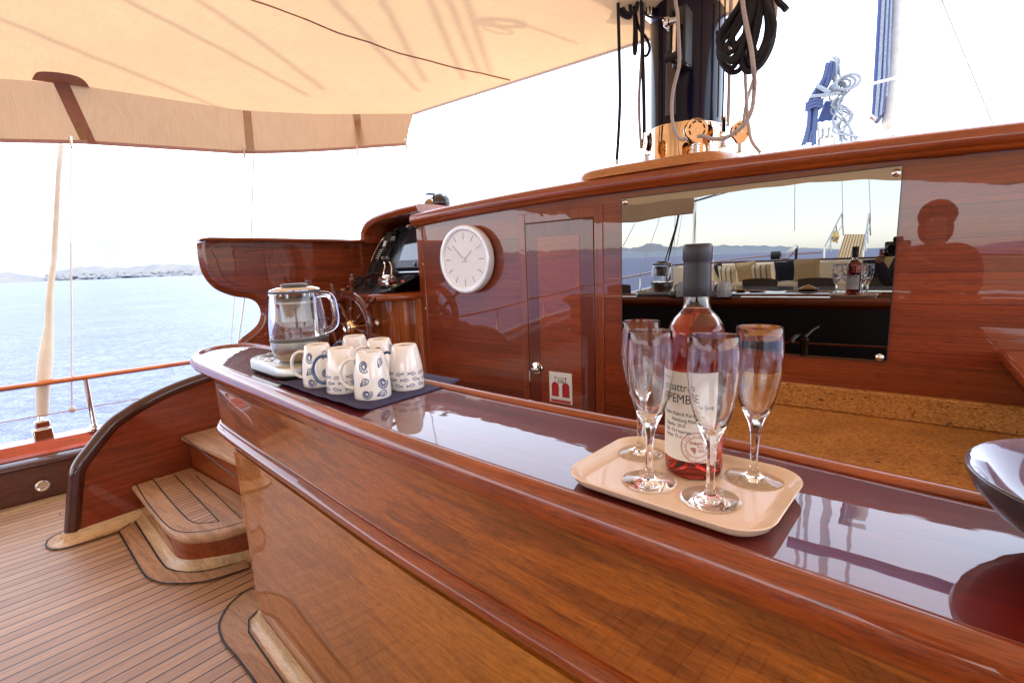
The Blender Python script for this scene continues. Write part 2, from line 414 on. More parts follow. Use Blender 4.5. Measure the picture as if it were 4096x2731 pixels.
def awning():
    m = bpy.data.materials.new('awning_cloth'); m.use_nodes = True; nt = m.node_tree; nt.nodes.clear()
    o = node(nt, 'ShaderNodeOutputMaterial')
    w1 = noise(nt, coords(nt, (500, 9, 9)), 1, 3); w2 = noise(nt, coords(nt, (9, 500, 9)), 1, 3); w3 = noise(nt, coords(nt), 1.6, 4)
    f = mth(nt, 'ADD', mth(nt, 'MULTIPLY', w1, .5), mth(nt, 'MULTIPLY', w2, .5))
    col = ramp(nt, f, [(.35, (.56, .33, .165)), (.65, (.63, .405, .23))])
    col = mixc(nt, .5, col, ramp(nt, w3, [(.3, .88), (.7, 1.08)]), 'MULTIPLY')
    d = node(nt, 'ShaderNodeBsdfDiffuse'); t = node(nt, 'ShaderNodeBsdfTranslucent'); mx = node(nt, 'ShaderNodeMixShader'); mx.inputs[0].default_value = .48
    nrm = bump(nt, noise(nt, coords(nt), 5, 4), .25, .02)
    for s_ in (d, t): nt.links.new(col, s_.inputs[0]); nt.links.new(nrm, s_.inputs['Normal'])
    nt.links.new(d.outputs[0], mx.inputs[1]); nt.links.new(t.outputs[0], mx.inputs[2]); nt.links.new(mx.outputs[0], o.inputs[0])
    return m
M['awning'] = awning()
M['awnpale'] = plain('pale_webbing', (.50, .34, .22), .9, var=.1)
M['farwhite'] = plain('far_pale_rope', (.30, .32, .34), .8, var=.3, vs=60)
M['darkchrome'] = plain('shaded_chrome', (.12, .11, .10), .15, metal=1)  # darker copy of the chrome, dimness put into the colour
M['awnband'] = plain('awning_webbing', (.36, .17, .11), .9, var=.1)
M['awnedge'] = plain('awning_hem', (.50, .30, .25), .9, var=.08)
def sea():
    m, nt, b = newmat('sea_water')
    v = coords(nt, (1, 1, 1))
    n1 = noise(nt, coords(nt, (1, 1.7, 1), (0, 0, .5)), .9, 5, .62, .6); n2 = noise(nt, coords(nt, (1, 1.5, 1), (0, 0, .3)), .11, 4, .6); n3 = noise(nt, coords(nt, (1, 1.8, 1), (0, 0, .5)), 4.5, 3, .6)
    n5 = noise(nt, coords(nt, (1, 2.6, 1), (0, 0, .5)), 2.2, 4, .65, .4)
    col = ramp(nt, mth(nt, 'ADD', mth(nt, 'MULTIPLY', n5, .7), mth(nt, 'MULTIPLY', n2, .3)), [(.38, (.014, .022, .095)), (.50, (.045, .060, .185)), (.64, (.11, .135, .30))])  # light and dark of the wave slopes put into the colour
    h = mth(nt, 'ADD', n1, mth(nt, 'ADD', mth(nt, 'MULTIPLY', n2, 3.0), mth(nt, 'MULTIPLY', n3, .22)))
    nb = bump(nt, h, 1.0, .38)
    d = node(nt, 'ShaderNodeBsdfDiffuse'); g = node(nt, 'ShaderNodeBsdfGlossy'); g.inputs['Roughness'].default_value = .16; g.inputs['Color'].default_value = (.82, .85, 1, 1)
    fr = node(nt, 'ShaderNodeFresnel'); fr.inputs['IOR'].default_value = 1.33; mx = node(nt, 'ShaderNodeMixShader')
    nt.links.new(col, d.inputs['Color'])
    for q in (g, fr): nt.links.new(nb, q.inputs['Normal'])
    nt.links.new(mth(nt, 'MULTIPLY_ADD', fr.outputs[0], .36, .004), mx.inputs[0]); nt.links.new(d.outputs[0], mx.inputs[1]); nt.links.new(g.outputs[0], mx.inputs[2])
    nt.nodes.remove(b); nt.links.new(mx.outputs[0], nt.nodes['Material Output'].inputs[0]); return m
M['sea'] = sea()
def hill(name, a, b_):  # distance haze is put into the pale base colours
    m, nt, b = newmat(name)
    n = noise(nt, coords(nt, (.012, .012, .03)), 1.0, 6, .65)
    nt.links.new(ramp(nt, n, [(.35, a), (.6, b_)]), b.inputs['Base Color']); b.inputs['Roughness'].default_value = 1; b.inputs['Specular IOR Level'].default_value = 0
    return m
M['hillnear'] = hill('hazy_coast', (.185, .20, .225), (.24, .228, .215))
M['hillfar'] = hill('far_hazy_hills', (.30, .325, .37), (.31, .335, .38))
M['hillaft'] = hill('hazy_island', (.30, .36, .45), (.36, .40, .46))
M['house'] = plain('white_houses', (.36, .36, .355), .8)
def wicker():
    m, nt, b = newmat('dark_wicker')
    w = node(nt, 'ShaderNodeTexChecker'); w.inputs['Scale'].default_value = 90
    nt.links.new(coords(nt), w.inputs['Vector']); w.inputs[1].default_value = (.035, .022, .015, 1); w.inputs[2].default_value = (.09, .06, .04, 1)
    nt.links.new(w.outputs[0], b.inputs['Base Color']); b.inputs['Roughness'].default_value = .6
    nt.links.new(bump(nt, w.outputs[1], .6, .003), b.inputs['Normal']); return m
M['wicker'] = wicker()
def stripes():
    m, nt, b = newmat('striped_cushion')
    s_ = sep(nt, coords(nt))[0]
    t = mth(nt, 'FRACT', mth(nt, 'DIVIDE', s_, .115))
    l1 = mth(nt, 'LESS_THAN', t, .16); l2 = mth(nt, 'MULTIPLY', mth(nt, 'GREATER_THAN', t, .24), mth(nt, 'LESS_THAN', t, .29))
    nt.links.new(mixc(nt, mth(nt, 'MAXIMUM', l1, l2), (.72, .60, .42), (.03, .03, .04)), b.inputs['Base Color']); b.inputs['Roughness'].default_value = .9
    return m
M['stripes'] = stripes()
def gangway_m():
    m, nt, b = newmat('gangway_planks')
    s_ = sep(nt, coords(nt))[0]
    t = mth(nt, 'FRACT', mth(nt, 'DIVIDE', s_, .058)); l = mth(nt, 'LESS_THAN', t, .35)
    nt.links.new(mixc(nt, l, (.75, .58, .32), (.22, .13, .07)), b.inputs['Base Color']); b.inputs['Roughness'].default_value = .6
    return m
M['gangway'] = gangway_m()
def clothmat():
    m, nt, b = newmat('navy_woven_mat')
    f = noise(nt, coords(nt, (30, 900, 30), (0, 0, .12)), 1, 2); f2 = noise(nt, coords(nt, (700, 30, 30)), 1, 2)
    nt.links.new(ramp(nt, f, [(.35, (.024, .024, .08)), (.65, (.055, .052, .145))]), b.inputs['Base Color']); b.inputs['Roughness'].default_value = .75
    nt.links.new(bump(nt, mth(nt, 'ADD', f, f2), .5, .0008), b.inputs['Normal']); return m
M['mat'] = clothmat()

# ================================================================== BAR
bar_path = cat([(1.3,.60,0),(.085,.726,0),(-.19,.757,0),(-.6,.775,0),(-.825,.79,0),(-1.3,.835,0),(-1.7,.873,0),(-1.93,.888,0),(-2.04,.878,0),
    (-2.098,.838,0),(-2.10,.785,0),(-2.06,.733,0),(-1.985,.688,0),(-1.90,.666,0),(-1.585,.626,0),(-1.24,.587,0),(-.83,.541,0),(-.5,.515,0),(-.31,.502,0),(.09,.471,0),(1.3,.36,0)], 5)
bar = T('bar_counter', 'long varnished mahogany bar counter with rounded left end, carrying the tray and the mugs', 'bar counter', (-.4,.6,ZD))
mb = MB(); n = len(bar_path)
mb.prism([(p.x, p.y, -.03) for p in bar_path], (0,0,.03))
part('counter_top', mb, M['bartop'], bar, smooth=0)
rimprof = [(0,-.004),(0,.0015),(.002,.004),(.008,.0075),(.015,.0085),(.022,.007),(.028,.002),(.032,-.007),(.034,-.018),(.033,-.030),(.029,-.038),(.020,-.043),(.010,-.045),(.004,-.050),(-.004,-.056),(-.012,-.062),(-.02,-.062),(-.02,-.03),(0,-.03)]
part('nosing', MB().sweep(bar_path, rimprof), M['nosing'], bar, label='thick rounded edge moulding')
part('front_apron', MB().sweep(bar_path, [(-.012,-.052),(-.024,-.056),(-.030,-.064),(-.032,-.12),(-.033,-.19),(-.034,-.25),(-.034,-.27),(-.06,-.27),(-.05,-.052)]), M['apron'], bar, label='broad upper front board')
part('ledge_moulding', MB().sweep(bar_path, [(-.037,-.254),(-.030,-.256),(-.0295,-.264),(-.025,-.267),(-.020,-.270),(-.0170,-.275),(-.0165,-.281),(-.0185,-.287),(-.023,-.291),(-.029,-.294),(-.031,-.306),(-.037,-.308),(-.05,-.310),(-.06,-.25)]), M['darkwood' if 0 else 'nosing'], bar)
fr = [p for p in bar_path[n//2:] if p.x > -1.74 and p.y < .66]
def lower_ring(z, dy, xl, r):
    pts = [(xl, .80), (xl-.0, .70)]
    y0 = .64+dy
    for k in range(5):
        a = pi+k/4*pi/2
        pts.append((xl+r+r*cos(a), y0+r+dy*0+r*sin(a)))
    for p in fr:
        if p.x > xl+r+.02: pts.append((p.x, p.y+dy))
    pts.append((1.3, .60)); 
    return [(x, y, z) for x, y in pts]
mb = MB(); r0 = lower_ring(ZD, .012, -1.705, .02); r1 = lower_ring(-.312, .028, -1.775, .02)
k = min(len(r0), len(r1)); r0 = r0[:8]+r0[-(k-8):]; r1 = r1[:8]+r1[-(k-8):]
mb.loft([r0, r1], caps=True)
part('lower_panel', mb, M['panel'], bar, smooth=30)
base = [(-1.70,.78),(-1.703,.68),(-1.69,.652)]+[(p.x, p.y+.007) for p in fr if p.x > -1.67]
part('base_cove', MB().sweep(base, [(-.005,ZD),(.032,ZD),(.030,ZD+.006),(.018,ZD+.010),(.008,ZD+.020),(.003,ZD+.036),(0,ZD+.042),(-.005,ZD+.042)]), M['cream_teak'], bar, label='pale teak cove at the foot')
part('galley_side', MB().sweep([p for p in bar_path[:n//2] if p.x < 1.28 and p.x > -1.9], [(-.018,-.052),(-.020,-1.2),(-.05,-1.2),(-.05,-.052)]), plain('recess_shade_black', (.010,.006,.005), .5), bar)  # near-black panel stands in for shade inside the galley
def flat(mb, pts, z):
    mb.add([(p[0], p[1], z) for p in pts], [list(range(len(pts)))]); return mb
mo = [(p[0], p[1]) for p in cat([(-1.80,.74,0),(-1.885,.71,0),(-1.872,.64,0),(-1.83,.59,0),(-1.772,.551,0),(-1.68,.529,0),(-1.56,.524,0),(-1.43,.515,0),(-1.25,.499,0),(-1.0,.476,0),(-.6,.44,0),(0,.386,0),(1.3,.27,0)], 5)]
mi = [(1.3,.40),(-1.6,.66),(-1.72,.76)]
part('margin_plank', flat(MB(), mo+mi, ZD+.006), M['tread'], bar, smooth=0)
def outline(pts, w, z, closed=False):
    mb = MB(); P = [Vector((p[0], p[1], 0)) for p in pts]; m = len(P); L = []; R_ = []
    for i, p in enumerate(P):
        a = P[min(i+1, m-1)]-P[max(i-1, 0)]
        if closed: a = P[(i+1) % m]-P[i-1]
        a.normalize(); nn = Vector((a.y, -a.x, 0))
        L.append((p.x+nn.x*w/2, p.y+nn.y*w/2, z)); R_.append((p.x-nn.x*w/2, p.y-nn.y*w/2, z))
    mb.loft([L, R_], closed=closed); return mb
cz = outline(mo, .007, ZD+.0085); cz.loft([[(p.x+0, p.y, ZD+.0085) for p in [Vector((-1.735,.78,0)),Vector((-1.74,.68,0)),Vector((-1.715,.628,0))]]+[(q[0], q[1]-.040, ZD+.0085) for q in base[3:]], [(p.x-.006, p.y-.002, ZD+.0085) for p in [Vector((-1.735,.78,0)),Vector((-1.74,.68,0)),Vector((-1.715,.628,0))]]+[(q[0], q[1]-.046, ZD+.0085) for q in base[3:]]], closed=False)
part('caulk_line', cz, M['caulk'], bar, smooth=0)

# ================================================================== DECK, HULL, SEA
bulk = cat([(-1.6,-12.9,0),(-3.0,-11.6,0),(-3.9,-8.5,0),(-4.08,-4.5,0),(-3.98,-1.8,0),(-3.84,-.5,0),(-3.735,.2,0),(-3.683,.53,0),(-3.58,1.2,0),(-3.50,2,0),(-3.42,3.5,0),(-3.2,6,0),(-2.6,9,0),(-1.75,11.5,0),(-.9,13.3,0)], 5)
def sheer(y): return .04*max(0, -y)*min(1, max(0, -y)/1.5)*1.0 if y < 0 else .02*max(0, y-2.5)
portp = [(p.x, p.y, sheer(p.y)) for p in bulk]
stbp = [(-1.6-p[0], p[1], p[2]) for p in portp][::-1]
mb = MB()
dk = [(p[0]-.02, p[1]) for p in portp]+[(p[0]+.02, p[1]) for p in stbp]
flat(mb, dk, ZD); one('deck', 'teak laid cockpit and side deck with black caulked seams', None, mb, M['deck'], kind='structure', smooth=0)
mb = MB(); R_ = 9000
rows = []
for r in (0.5, 4, 8, 16, 40, 120, 400, 1500, 5000, 26000):
    rows.append([(r*cos(2*pi*k/64)-.8, r*sin(2*pi*k/64), -2.3) for k in range(64)])
mb.loft(rows); one('sea', 'blue rippled open sea', None, mb, M['sea'], kind='structure', smooth=30)
for nm, pth, tagp in (('port', portp, ''), ('stbd', stbp, '')):
    side = 'left' if nm == 'port' else 'right'
    t = T('bulwark', 'low varnished bulwark and red-brown rail plank along the %s side of the deck' % ('left' if nm == 'port' else 'far right'), 'bulwark', (pth[len(pth)//2][0], 0, ZD))
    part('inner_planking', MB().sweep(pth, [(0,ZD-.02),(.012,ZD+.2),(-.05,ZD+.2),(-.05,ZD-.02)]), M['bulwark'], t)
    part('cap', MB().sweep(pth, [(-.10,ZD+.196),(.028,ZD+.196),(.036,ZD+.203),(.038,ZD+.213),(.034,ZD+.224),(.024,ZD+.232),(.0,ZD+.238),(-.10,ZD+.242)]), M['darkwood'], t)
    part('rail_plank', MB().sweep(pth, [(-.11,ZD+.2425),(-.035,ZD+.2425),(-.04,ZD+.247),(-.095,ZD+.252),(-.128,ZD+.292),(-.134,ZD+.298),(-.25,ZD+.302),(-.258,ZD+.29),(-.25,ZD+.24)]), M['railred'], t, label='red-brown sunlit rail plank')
    part('hull_side', MB().sweep(pth, [(-.2,ZD+.238),(-.235,ZD+.1),(-.25,ZD-.3),(-.2,-2.35),(-.1,-2.35),(-.06,ZD+.1)]), M['hull'], t)
    part('covering_board', MB().sweep(pth, [(.01,ZD-.01),(.10,ZD-.01),(.10,ZD+.005),(.01,ZD+.005)]), M['cream_teak_y'], t)
    h = T('guard_rail', 'varnished handrail on steel stanchions with a wire lifeline, %s side' % ('left' if nm == 'port' else 'far right'), 'guard rail', (pth[len(pth)//2][0], 0, ZD+.3))
    sg = -1 if nm == 'port' else 1
    hp = [(p[0]+sg*.155, p[1], p[2]-.29) for p in pth]
    part('handrail', MB().tube(hp, .028, 10, flat=(1.15,.62)), M['rail'], h)
    part('lifeline', MB().tube([(p[0]+sg*.15, p[1], p[2]-.475) for p in pth], .0035, 6), M['wire'], h)
    # stanchions at even spacing, one at y = .686
    def at_y(y):
        q = sorted(pth, key=lambda p: p[1])
        for a, b in zip(q, q[1:]):
            if a[1] <= y <= b[1]:
                f_ = (y-a[1])/(b[1]-a[1]); return (a[0]+(b[0]-a[0])*f_, a[2]+(b[2]-a[2])*f_)
    for i in range(-9, 10):
        y = .686+i*1.25
        q = at_y(y)
        if not q: continue
        x, dz = q; x += sg*.150
        mb = MB().lathe([(.034,0),(.034,.006),(.026,.012),(.022,.03),(.0165,.05),(.0150,.30),(.015,.345)], (x, y, ZD+.30+dz), 14)
        part('stanchion', mb, M['chrome'], h)
mb = MB().lathe([(.032,0),(.032,.004),(.024,.008),(.02,.005),(.0,.005)], (-3.682,.40,-.835), 18, axis=(1,.1,0))
one('deck_filler', 'small round steel filler cap set in the dark bulwark', 'filler cap', mb, M['steel'])

# ================================================================== DECKHOUSE WALL
def cam_z(x): return .6605-.0195*(x+.8)**2
xs = [-2.385+i*(3.17/24) for i in range(25)]
wall = T('cabin_bulkhead', 'glossy red mahogany cabin wall behind the bar, holding clock, door and mirror', 'cabin wall', (-.8,YW,ZD))
mb = MB().prism([(x, YW, -1.2) for x in (xs[0], xs[-1])]+[(x, YW, cam_z(x)-.03) for x in xs[::-1]], (0,.06,0))
part('wall_boards', mb, M['wall'], wall, smooth=0)
xc = [-2.40+i*(3.2/40) for i in range(41)]
cp = [(2.44,0),(2.115,0),(2.095,-.004),(2.084,-.014),(2.081,-.028),(2.081,-.050),(2.086,-.058),(2.092,-.062),(2.094,-.069),(2.099,-.075),(2.108,-.078),(2.14,-.078),(2.14,-.03),(2.44,-.03)]
rows = [[(x, y, cam_z(x)+z) for y, z in cp] for x in xc]
rows = [[(xc[0]+.0, y+.0, cam_z(xc[0])+z*.9-.003) for y, z in cp]]+[[(r[0][0]+.004 if i == 0 else r[0][0], y, z) for (_, y, z) in r] for i, r in enumerate(rows)]
part('coaming_cap', MB().loft(rows, caps=True), M['coaming'], wall, label='cambered coaming along the top of the wall')
mb = MB().box(-2.398,-2.345,YW-.004,YW+.02,-.92,cam_z(-2.38)-.07)
part('corner_post', mb, M['trim'], wall, bevel=.003)
mb = MB()
for a, b, z1 in ((-1.597,-1.5515,.535),(-1.146,-1.10,.535)): mb.box(a, b, YW-.005, YW+.01, -.92, z1)
mb.box(-1.5515,-1.146,YW-.005,YW+.01,.487,.535)
part('door_trim', mb, M['trim'], wall, bevel=.002)
part('door_gap', MB().box(-1.5515,-1.146,YW-.0015,YW+.01,-.9,.487), M['ink'], wall)
door = part('door', MB().box(-1.5485,-1.149,YW-.006,YW+.01,-.9,.4835), M['doorframe'], wall, bevel=.002)
part('door_panel', MB().box(-1.472,-1.224,YW-.0075,YW-.004,-.88,.409), M['door'], door, smooth=0)
mb = MB().lathe([(.036,0),(.036,.006),(.033,.011),(.026,.013),(.025,.010),(.022,.010),(.022,.016),(.012,.019),(0,.0195)], (-1.496,YW-.006,-.280), 24, axis=(0,-1,0))
mb.box(-1.518,-1.474,YW-.036,YW-.02,-.284,-.276)
part('door_latch', mb, M['chrome'], door)
mb = MB()
for z in (-.33,): mb.box(-1.5525,-1.546,YW-.009,YW,z-.03,z+.03)
part('hinge', mb, M['steel'], door)
for (x, z) in ((-2.355,.30),(-2.36,.02),(-2.37,-.25)): part('screw', MB().lathe([(.006,0),(.006,.002),(0,.003)], (x, YW-.004, z), 10, axis=(0,-1,0)), M['brass'], wall)
# roof of the deckhouse
mb = MB(); rows = []
for y in (2.30, 3.2, 4.4, 5.6):
    k = 1-(y-2.3)*.03
    rows.append([((x+.8)*k-.8, y, cam_z(x)-.006-(0 if y < 5 else .03)) for x in xs])
mb.grid(rows); mb.grid([rows[-1], [(p[0], 5.7, ZD) for p in rows[-1]]])
mb.grid([[r[0] for r in rows], [(r[0][0], r[0][1], ZD) for r in rows]]); mb.grid([[r[-1] for r in rows], [(r[-1][0], r[-1][1], ZD) for r in rows]])
one('cabin_roof', 'pale painted cabin roof behind the mahogany coaming', 'cabin roof', mb, M['roof'])

# mirror
mt = T('wall_mirror', 'large rectangular tinted mirror screwed to the cabin wall, reflecting the aft deck', 'mirror', (-.5,YW,-.1))
part('mirror_plate', MB().box(-1.001,-.005,YW-.007,YW-.001,-.104,.553), M['mirror'], mt, smooth=0)
mb = MB()
for a in ((-1.003,-1.001,-.106,.555),(-.005,-.003,-.106,.555)): mb.box(a[0],a[1],YW-.0068,YW-.0005,a[2],a[3])
mb.box(-1.001,-.005,YW-.0068,YW-.0005,.553,.5565); mb.box(-1.001,-.005,YW-.0068,YW-.0005,-.106,-.104)
part('mirror_edge', mb, M['ink'], mt)
for x, z in ((-.985,.537),(-.02,.532),(-.024,-.090),(-.985,-.090)):
    part('mirror_stud', MB().lathe([(.0125,0),(.0125,.003),(.010,.0055),(0,.0095)], (x, YW-.007, z), 20, axis=(0,-1,0)), M['steel'], mt)

# clock
ck = T('wall_clock', 'round silver wall clock with plain white dial, standing off the mahogany wall', 'clock', (-1.945,YW-.03,.317))
cc = Vector((-1.945, 2.075, .317)); R0 = .192
def ckp(dx, dz, d=0): return (cc.x+dx, 2.0715-d, cc.z+dz)
part('clock_case', MB().lathe([(.165,-.045),(R0-.012,-.045),(R0-.003,-.035),(R0,-.02),(R0,.006),(R0-.003,.012),(R0-.010,.015),(R0-.024,.014),(R0-.030,.010),(R0-.032,.002)], (cc.x, 2.075, cc.z), 72, axis=(0,-1,0)), M['silver'], ck)
part('clock_face', MB().lathe([(R0-.03,.001),(.0,.001)], (cc.x, 2.0725, cc.z), 64, axis=(0,-1,0), caps=False), M['dial'], ck, smooth=0)
for h in range(12):
    mk_ = MB(); a = h*pi/6; dx, dz = sin(a), cos(a)
    L0, L1, w = .112, .150, .0016
    mk_.add([ckp(dx*L0-dz*w, dz*L0+dx*w, .0012), ckp(dx*L0+dz*w, dz*L0-dx*w, .0012), ckp(dx*L1+dz*w, dz*L1-dx*w, .0012), ckp(dx*L1-dz*w, dz*L1+dx*w, .0012)], [(0,1,2,3)])
    part('hour_mark', mk_, M['grey'], ck, smooth=0)
pgp = plain('pale_grey_print', (.5,.5,.52), .6)
for cxx, czz, rr in ((-.072,0,.032),(.072,0,.032)):
    mb = MB()
    for h in range(24):
        a = h*pi/12; r1, r2, w = rr*.86, rr, .0005
        dx, dz = sin(a), cos(a)
        mb.add([ckp(cxx+dx*r1-dz*w, czz+dz*r1+dx*w, .001), ckp(cxx+dx*r1+dz*w, czz+dz*r1-dx*w, .001), ckp(cxx+dx*r2+dz*w, czz+dz*r2-dx*w, .001), ckp(cxx+dx*r2-dz*w, czz+dz*r2+dx*w, .001)], [(0,1,2,3)])
    part('subdial', mb, pgp, ck, smooth=0)
for nm, ang, L in (('minute_hand', -47, .118), ('hour_hand', 51, .078)):
    a = math.radians(ang); dx, dz = sin(a), cos(a); w = .0035
    mb = MB(); P = [ckp(-dx*.02-dz*w, -dz*.02+dx*w, .006), ckp(-dx*.02+dz*w, -dz*.02-dx*w, .006), ckp(dx*L+dz*w*.6, dz*L-dx*w*.6, .006), ckp(dx*L-dz*w*.6, dz*L+dx*w*.6, .006)]
    mb.prism(P, (0,.0012,0)); part(nm, mb, M['silver'] if 0 else plain('pale_hand_metal', (.55,.56,.6), .4), ck, smooth=0)
part('clock_hub', MB().lathe([(.007,0),(.007,.004),(0,.005)], ckp(0,0,.006), 16, axis=(0,-1,0)), M['silver'], ck)

# CO2 sign
sg_ = T('gas_sign', 'small white sign with two red gas cylinders on the cabin door', 'sign', (-1.35,YW-.008,-.30))
part('sign_plate', MB().box(-1.420,-1.281,YW-.0105,YW-.0078,-.452,-.287), M['white'], sg_, smooth=0)
mb = MB(); yq = YW-.0112
for cx_ in (-1.383,-1.318):
    P = [(cx_-.021, yq, -.418), (cx_+.021, yq, -.418)]+[(cx_+.021*cos(a*pi/10), yq, -.362+.021*sin(a*pi/10)) for a in range(11)]
    mb.add(P, [list(range(len(P)))])
mb.add([(-1.412,yq,-.449),(-1.289,yq,-.449),(-1.289,yq,-.436),(-1.412,yq,-.436)], [(0,1,2,3)])
part('gas_cylinder_print', mb, M['red'], sg_, smooth=0)
mb = MB(); yq = YW-.0114
def bar2(a, b, w):
    a = Vector(a); b = Vector(b); d = (b-a).normalized(); nn = Vector((-d.y, d.x))*w
    mb.add([(a.x+nn.x, yq, a.y+nn.y), (b.x+nn.x, yq, b.y+nn.y), (b.x-nn.x, yq, b.y-nn.y), (a.x-nn.x, yq, a.y-nn.y)], [(0,1,2,3)])
for cx_ in (-1.383,-1.318):
    L = [(cx_-.021,-.418), (cx_+.021,-.418)]+[(cx_+.021*cos(a*pi/10), -.362+.021*sin(a*pi/10)) for a in range(11)]+[(cx_-.021,-.418)]
    for a, b in zip(L, L[1:]): bar2(a, b, .0008)
    bar2((cx_,-.341), (cx_,-.318), .0012); mb.lathe([(.0045,0),(0,.0001)], (cx_, yq, -.316), 12, axis=(0,-1,0), caps=False)
bar2((-1.383,-.316), (-1.318,-.316), .0012)
text_mb(mb, 'CO', .026, lambda x, y: (-1.368+x, yq, -.343+y), offset=.0006); text_mb(mb, '2', .016, lambda x, y: (-1.331+x, yq, -.347+y))
bar2((-1.42,-.432), (-1.281,-.432), .0006)
part('sign_lettering', mb, M['ink'], sg_, smooth=0)

# galley counter behind the bar
g = T('galley_counter', 'lower orange speckled granite worktop between the bar and the cabin wall', 'worktop', (.2,1.6,-1))
part('granite_slab', MB().box(-.50,1.25,1.02,2.128,-.335,-.302), M['granite'], g, bevel=.004)
part('backsplash', MB().box(-.50,1.25,2.100,2.1285,-.3015,-.212), M['granite'], g, bevel=.005)
part('cabinet', MB().box(-.49,1.24,1.05,2.125,-1.2,-.336), M['darkwood'], g)
sh = T('wall_shelf', 'dark mahogany shelf bracket at the right end of the cabin wall', 'shelf', (.5,1.9,-.05))
part('shelf_board', MB().box(.272,.80,1.55,2.128,-.075,-.04), M['coaming'], sh, bevel=.012, seg=4)
part('shelf_shade_block', MB().box(.31,.80,1.60,2.127,-.14,-.075), M['darkwood'], sh, bevel=.01)  # dark block put in for the shadow under the shelf board
# tap and bottle rack seen only in the mirror: behind the bar's back edge
tp = T('galley_tap', 'chrome mixer tap over the granite worktop, seen in the mirror', 'tap', (-.36,1.25,-.30))
part('tap_body', MB().lathe([(.026,0),(.026,.01),(.019,.014),(.019,.10),(.022,.105),(.022,.13),(.0,.14)], (-.36,1.25,-.302), 20), M['darkchrome'], tp)
part('spout', MB().tube(cat([(-.36,1.25,-.19),(-.37,1.31,-.15),(-.39,1.38,-.15),(-.40,1.42,-.17)],5), .011, 10), M['darkchrome'], tp)
part('lever', MB().tube([(-.36,1.25,-.165),(-.33,1.19,-.13),(-.31,1.15,-.12)], [.010,.007,.006], 8), M['darkchrome'], tp)

# ================================================================== STEPS AND CHEEK
st = T('deck_steps', 'two pale teak steps with black caulk lines rising beside the bar', 'steps', (-2.5,.7,ZD))
def offs(poly, d):
    P = [Vector((p[0], p[1])) for p in poly]; m = len(P); o = []
    for i, p in enumerate(P):
        a = (p-P[i-1]); b = (P[(i+1) % m]-p)
        a = a.normalized() if a.length else b.normalized(); b = b.normalized() if b.length else a
        na = Vector((a.y, -a.x)); nb = Vector((b.y, -b.x)); nn = (na+nb)
        nn = nn.normalized() if nn.length > 1e-6 else na; k = 1/max(.4, nn.dot(nb)); o.append(p+nn*(d*k))
    return [(p.x, p.y) for p in o]
def slab(mb, poly, z0, z1, r):
    """poly counter-clockwise (outward = right of travel)"""
    rings = []
    for k in range(5):
        a = k/4*pi/2; rings.append([(x, y, z0+r-r*cos(a)) for x, y in offs(poly, -r+r*sin(a))])
    for k in range(5):
        a = k/4*pi/2; rings.append([(x, y, z1-r+r*sin(a)) for x, y in offs(poly, -r+r*cos(a))])
    mb.loft(rings, caps=True); return mb
def sm(pts, n=5): return [(p.x, p.y) for p in cat([(a[0], a[1], 0) for a in pts], n)]
t1 = [(-2.95,.905),(-2.95,.632)]+sm([(-2.95,.632),(-2.6,.603),(-2.36,.583),(-2.25,.581),(-2.15,.605),(-2.075,.68),(-2.035,.78),(-2.005,.905)])[1:]
part('tread', slab(MB(), t1, -.768, -.735, .014), M['tread'], st)
e1 = [(-2.95,.912),(-2.95,.655)]+sm([(-2.95,.655),(-2.6,.626),(-2.40,.609),(-2.31,.608),(-2.24,.634),(-2.18,.70),(-2.125,.80),(-2.09,.91)])[1:]
part('riser', MB().loft([[(x, y, ZD) for x, y in e1], [(x, y, -.766) for x, y in e1]], caps=False), M['nosing'], st, smooth=40)
part('upper_riser', MB().box(-2.95,-1.9,.905,.93,-.77,-.578), M['nosing'], st)
t2 = [(-2.95,1.5),(-2.95,.872),(-1.9,.885),(-1.9,1.5)]
part('tread', slab(MB(), t2, -.583, -.55, .014), M['tread'], st)
# caulk lines and slatted inlay
def ribbon(mb, pts, w, z): 
    o = outline([(p[0], p[1]) for p in pts], w, z); mb.add(o.V, o.F)
cl = MB()
ribbon(cl, cat([(-3.0378,0.6621,-0.7350),(-2.6752,0.6174,-0.7350),(-2.4451,0.5983,-0.7350),(-2.3306,0.5932,-0.7350),(-2.2484,0.5993,-0.7350),(-2.1917,0.6230,-0.7350),(-2.1400,0.6721,-0.7350),(-2.1060,0.7289,-0.7350),(-2.0849,0.7904,-0.7350)],4), .005, -.7343)
ribbon(cl, [[(-2.7968,0.8667,-0.7350)][0], [(-2.1149,0.7987,-0.7350)][0]], .005, -.7343)
inl = cat([(-2.9615,0.7227,-0.7350),(-2.7221,0.6976,-0.7350),(-2.5251,0.6788,-0.7350),(-2.3720,0.6672,-0.7350),(-2.2969,0.6642,-0.7350),(-2.2424,0.6750,-0.7350),(-2.2108,0.6986,-0.7350),(-2.1768,0.7342,-0.7350)],4)
inr = [(-2.1768,0.7342,-0.7350),(-2.5169,0.7680,-0.7350),(-2.8997,0.8041,-0.7350)]
flt = [(p[0], p[1]) for p in inl]+[(p[0], p[1]) for p in inr[1:]]
ribbon(cl, inl, .006, -.7343); ribbon(cl, inr, .006, -.7343)
ribbon(cl, [[(-3.0262,0.8829,-0.5500)][0], [(-2.1185,0.7972,-0.5500)][0]], .005, -.5493)
part('caulk_line', cl, M['caulk'], st, smooth=0)
part('slat_inlay', flat(MB(), flt, -.7347), M['treadslats'], st, smooth=0)
cv = [(-2.95,.647)]+sm([(-2.95,.647),(-2.6,.618),(-2.40,.601),(-2.31,.600),(-2.235,.626),(-2.172,.695),(-2.117,.80),(-2.08,.91)])[1:]
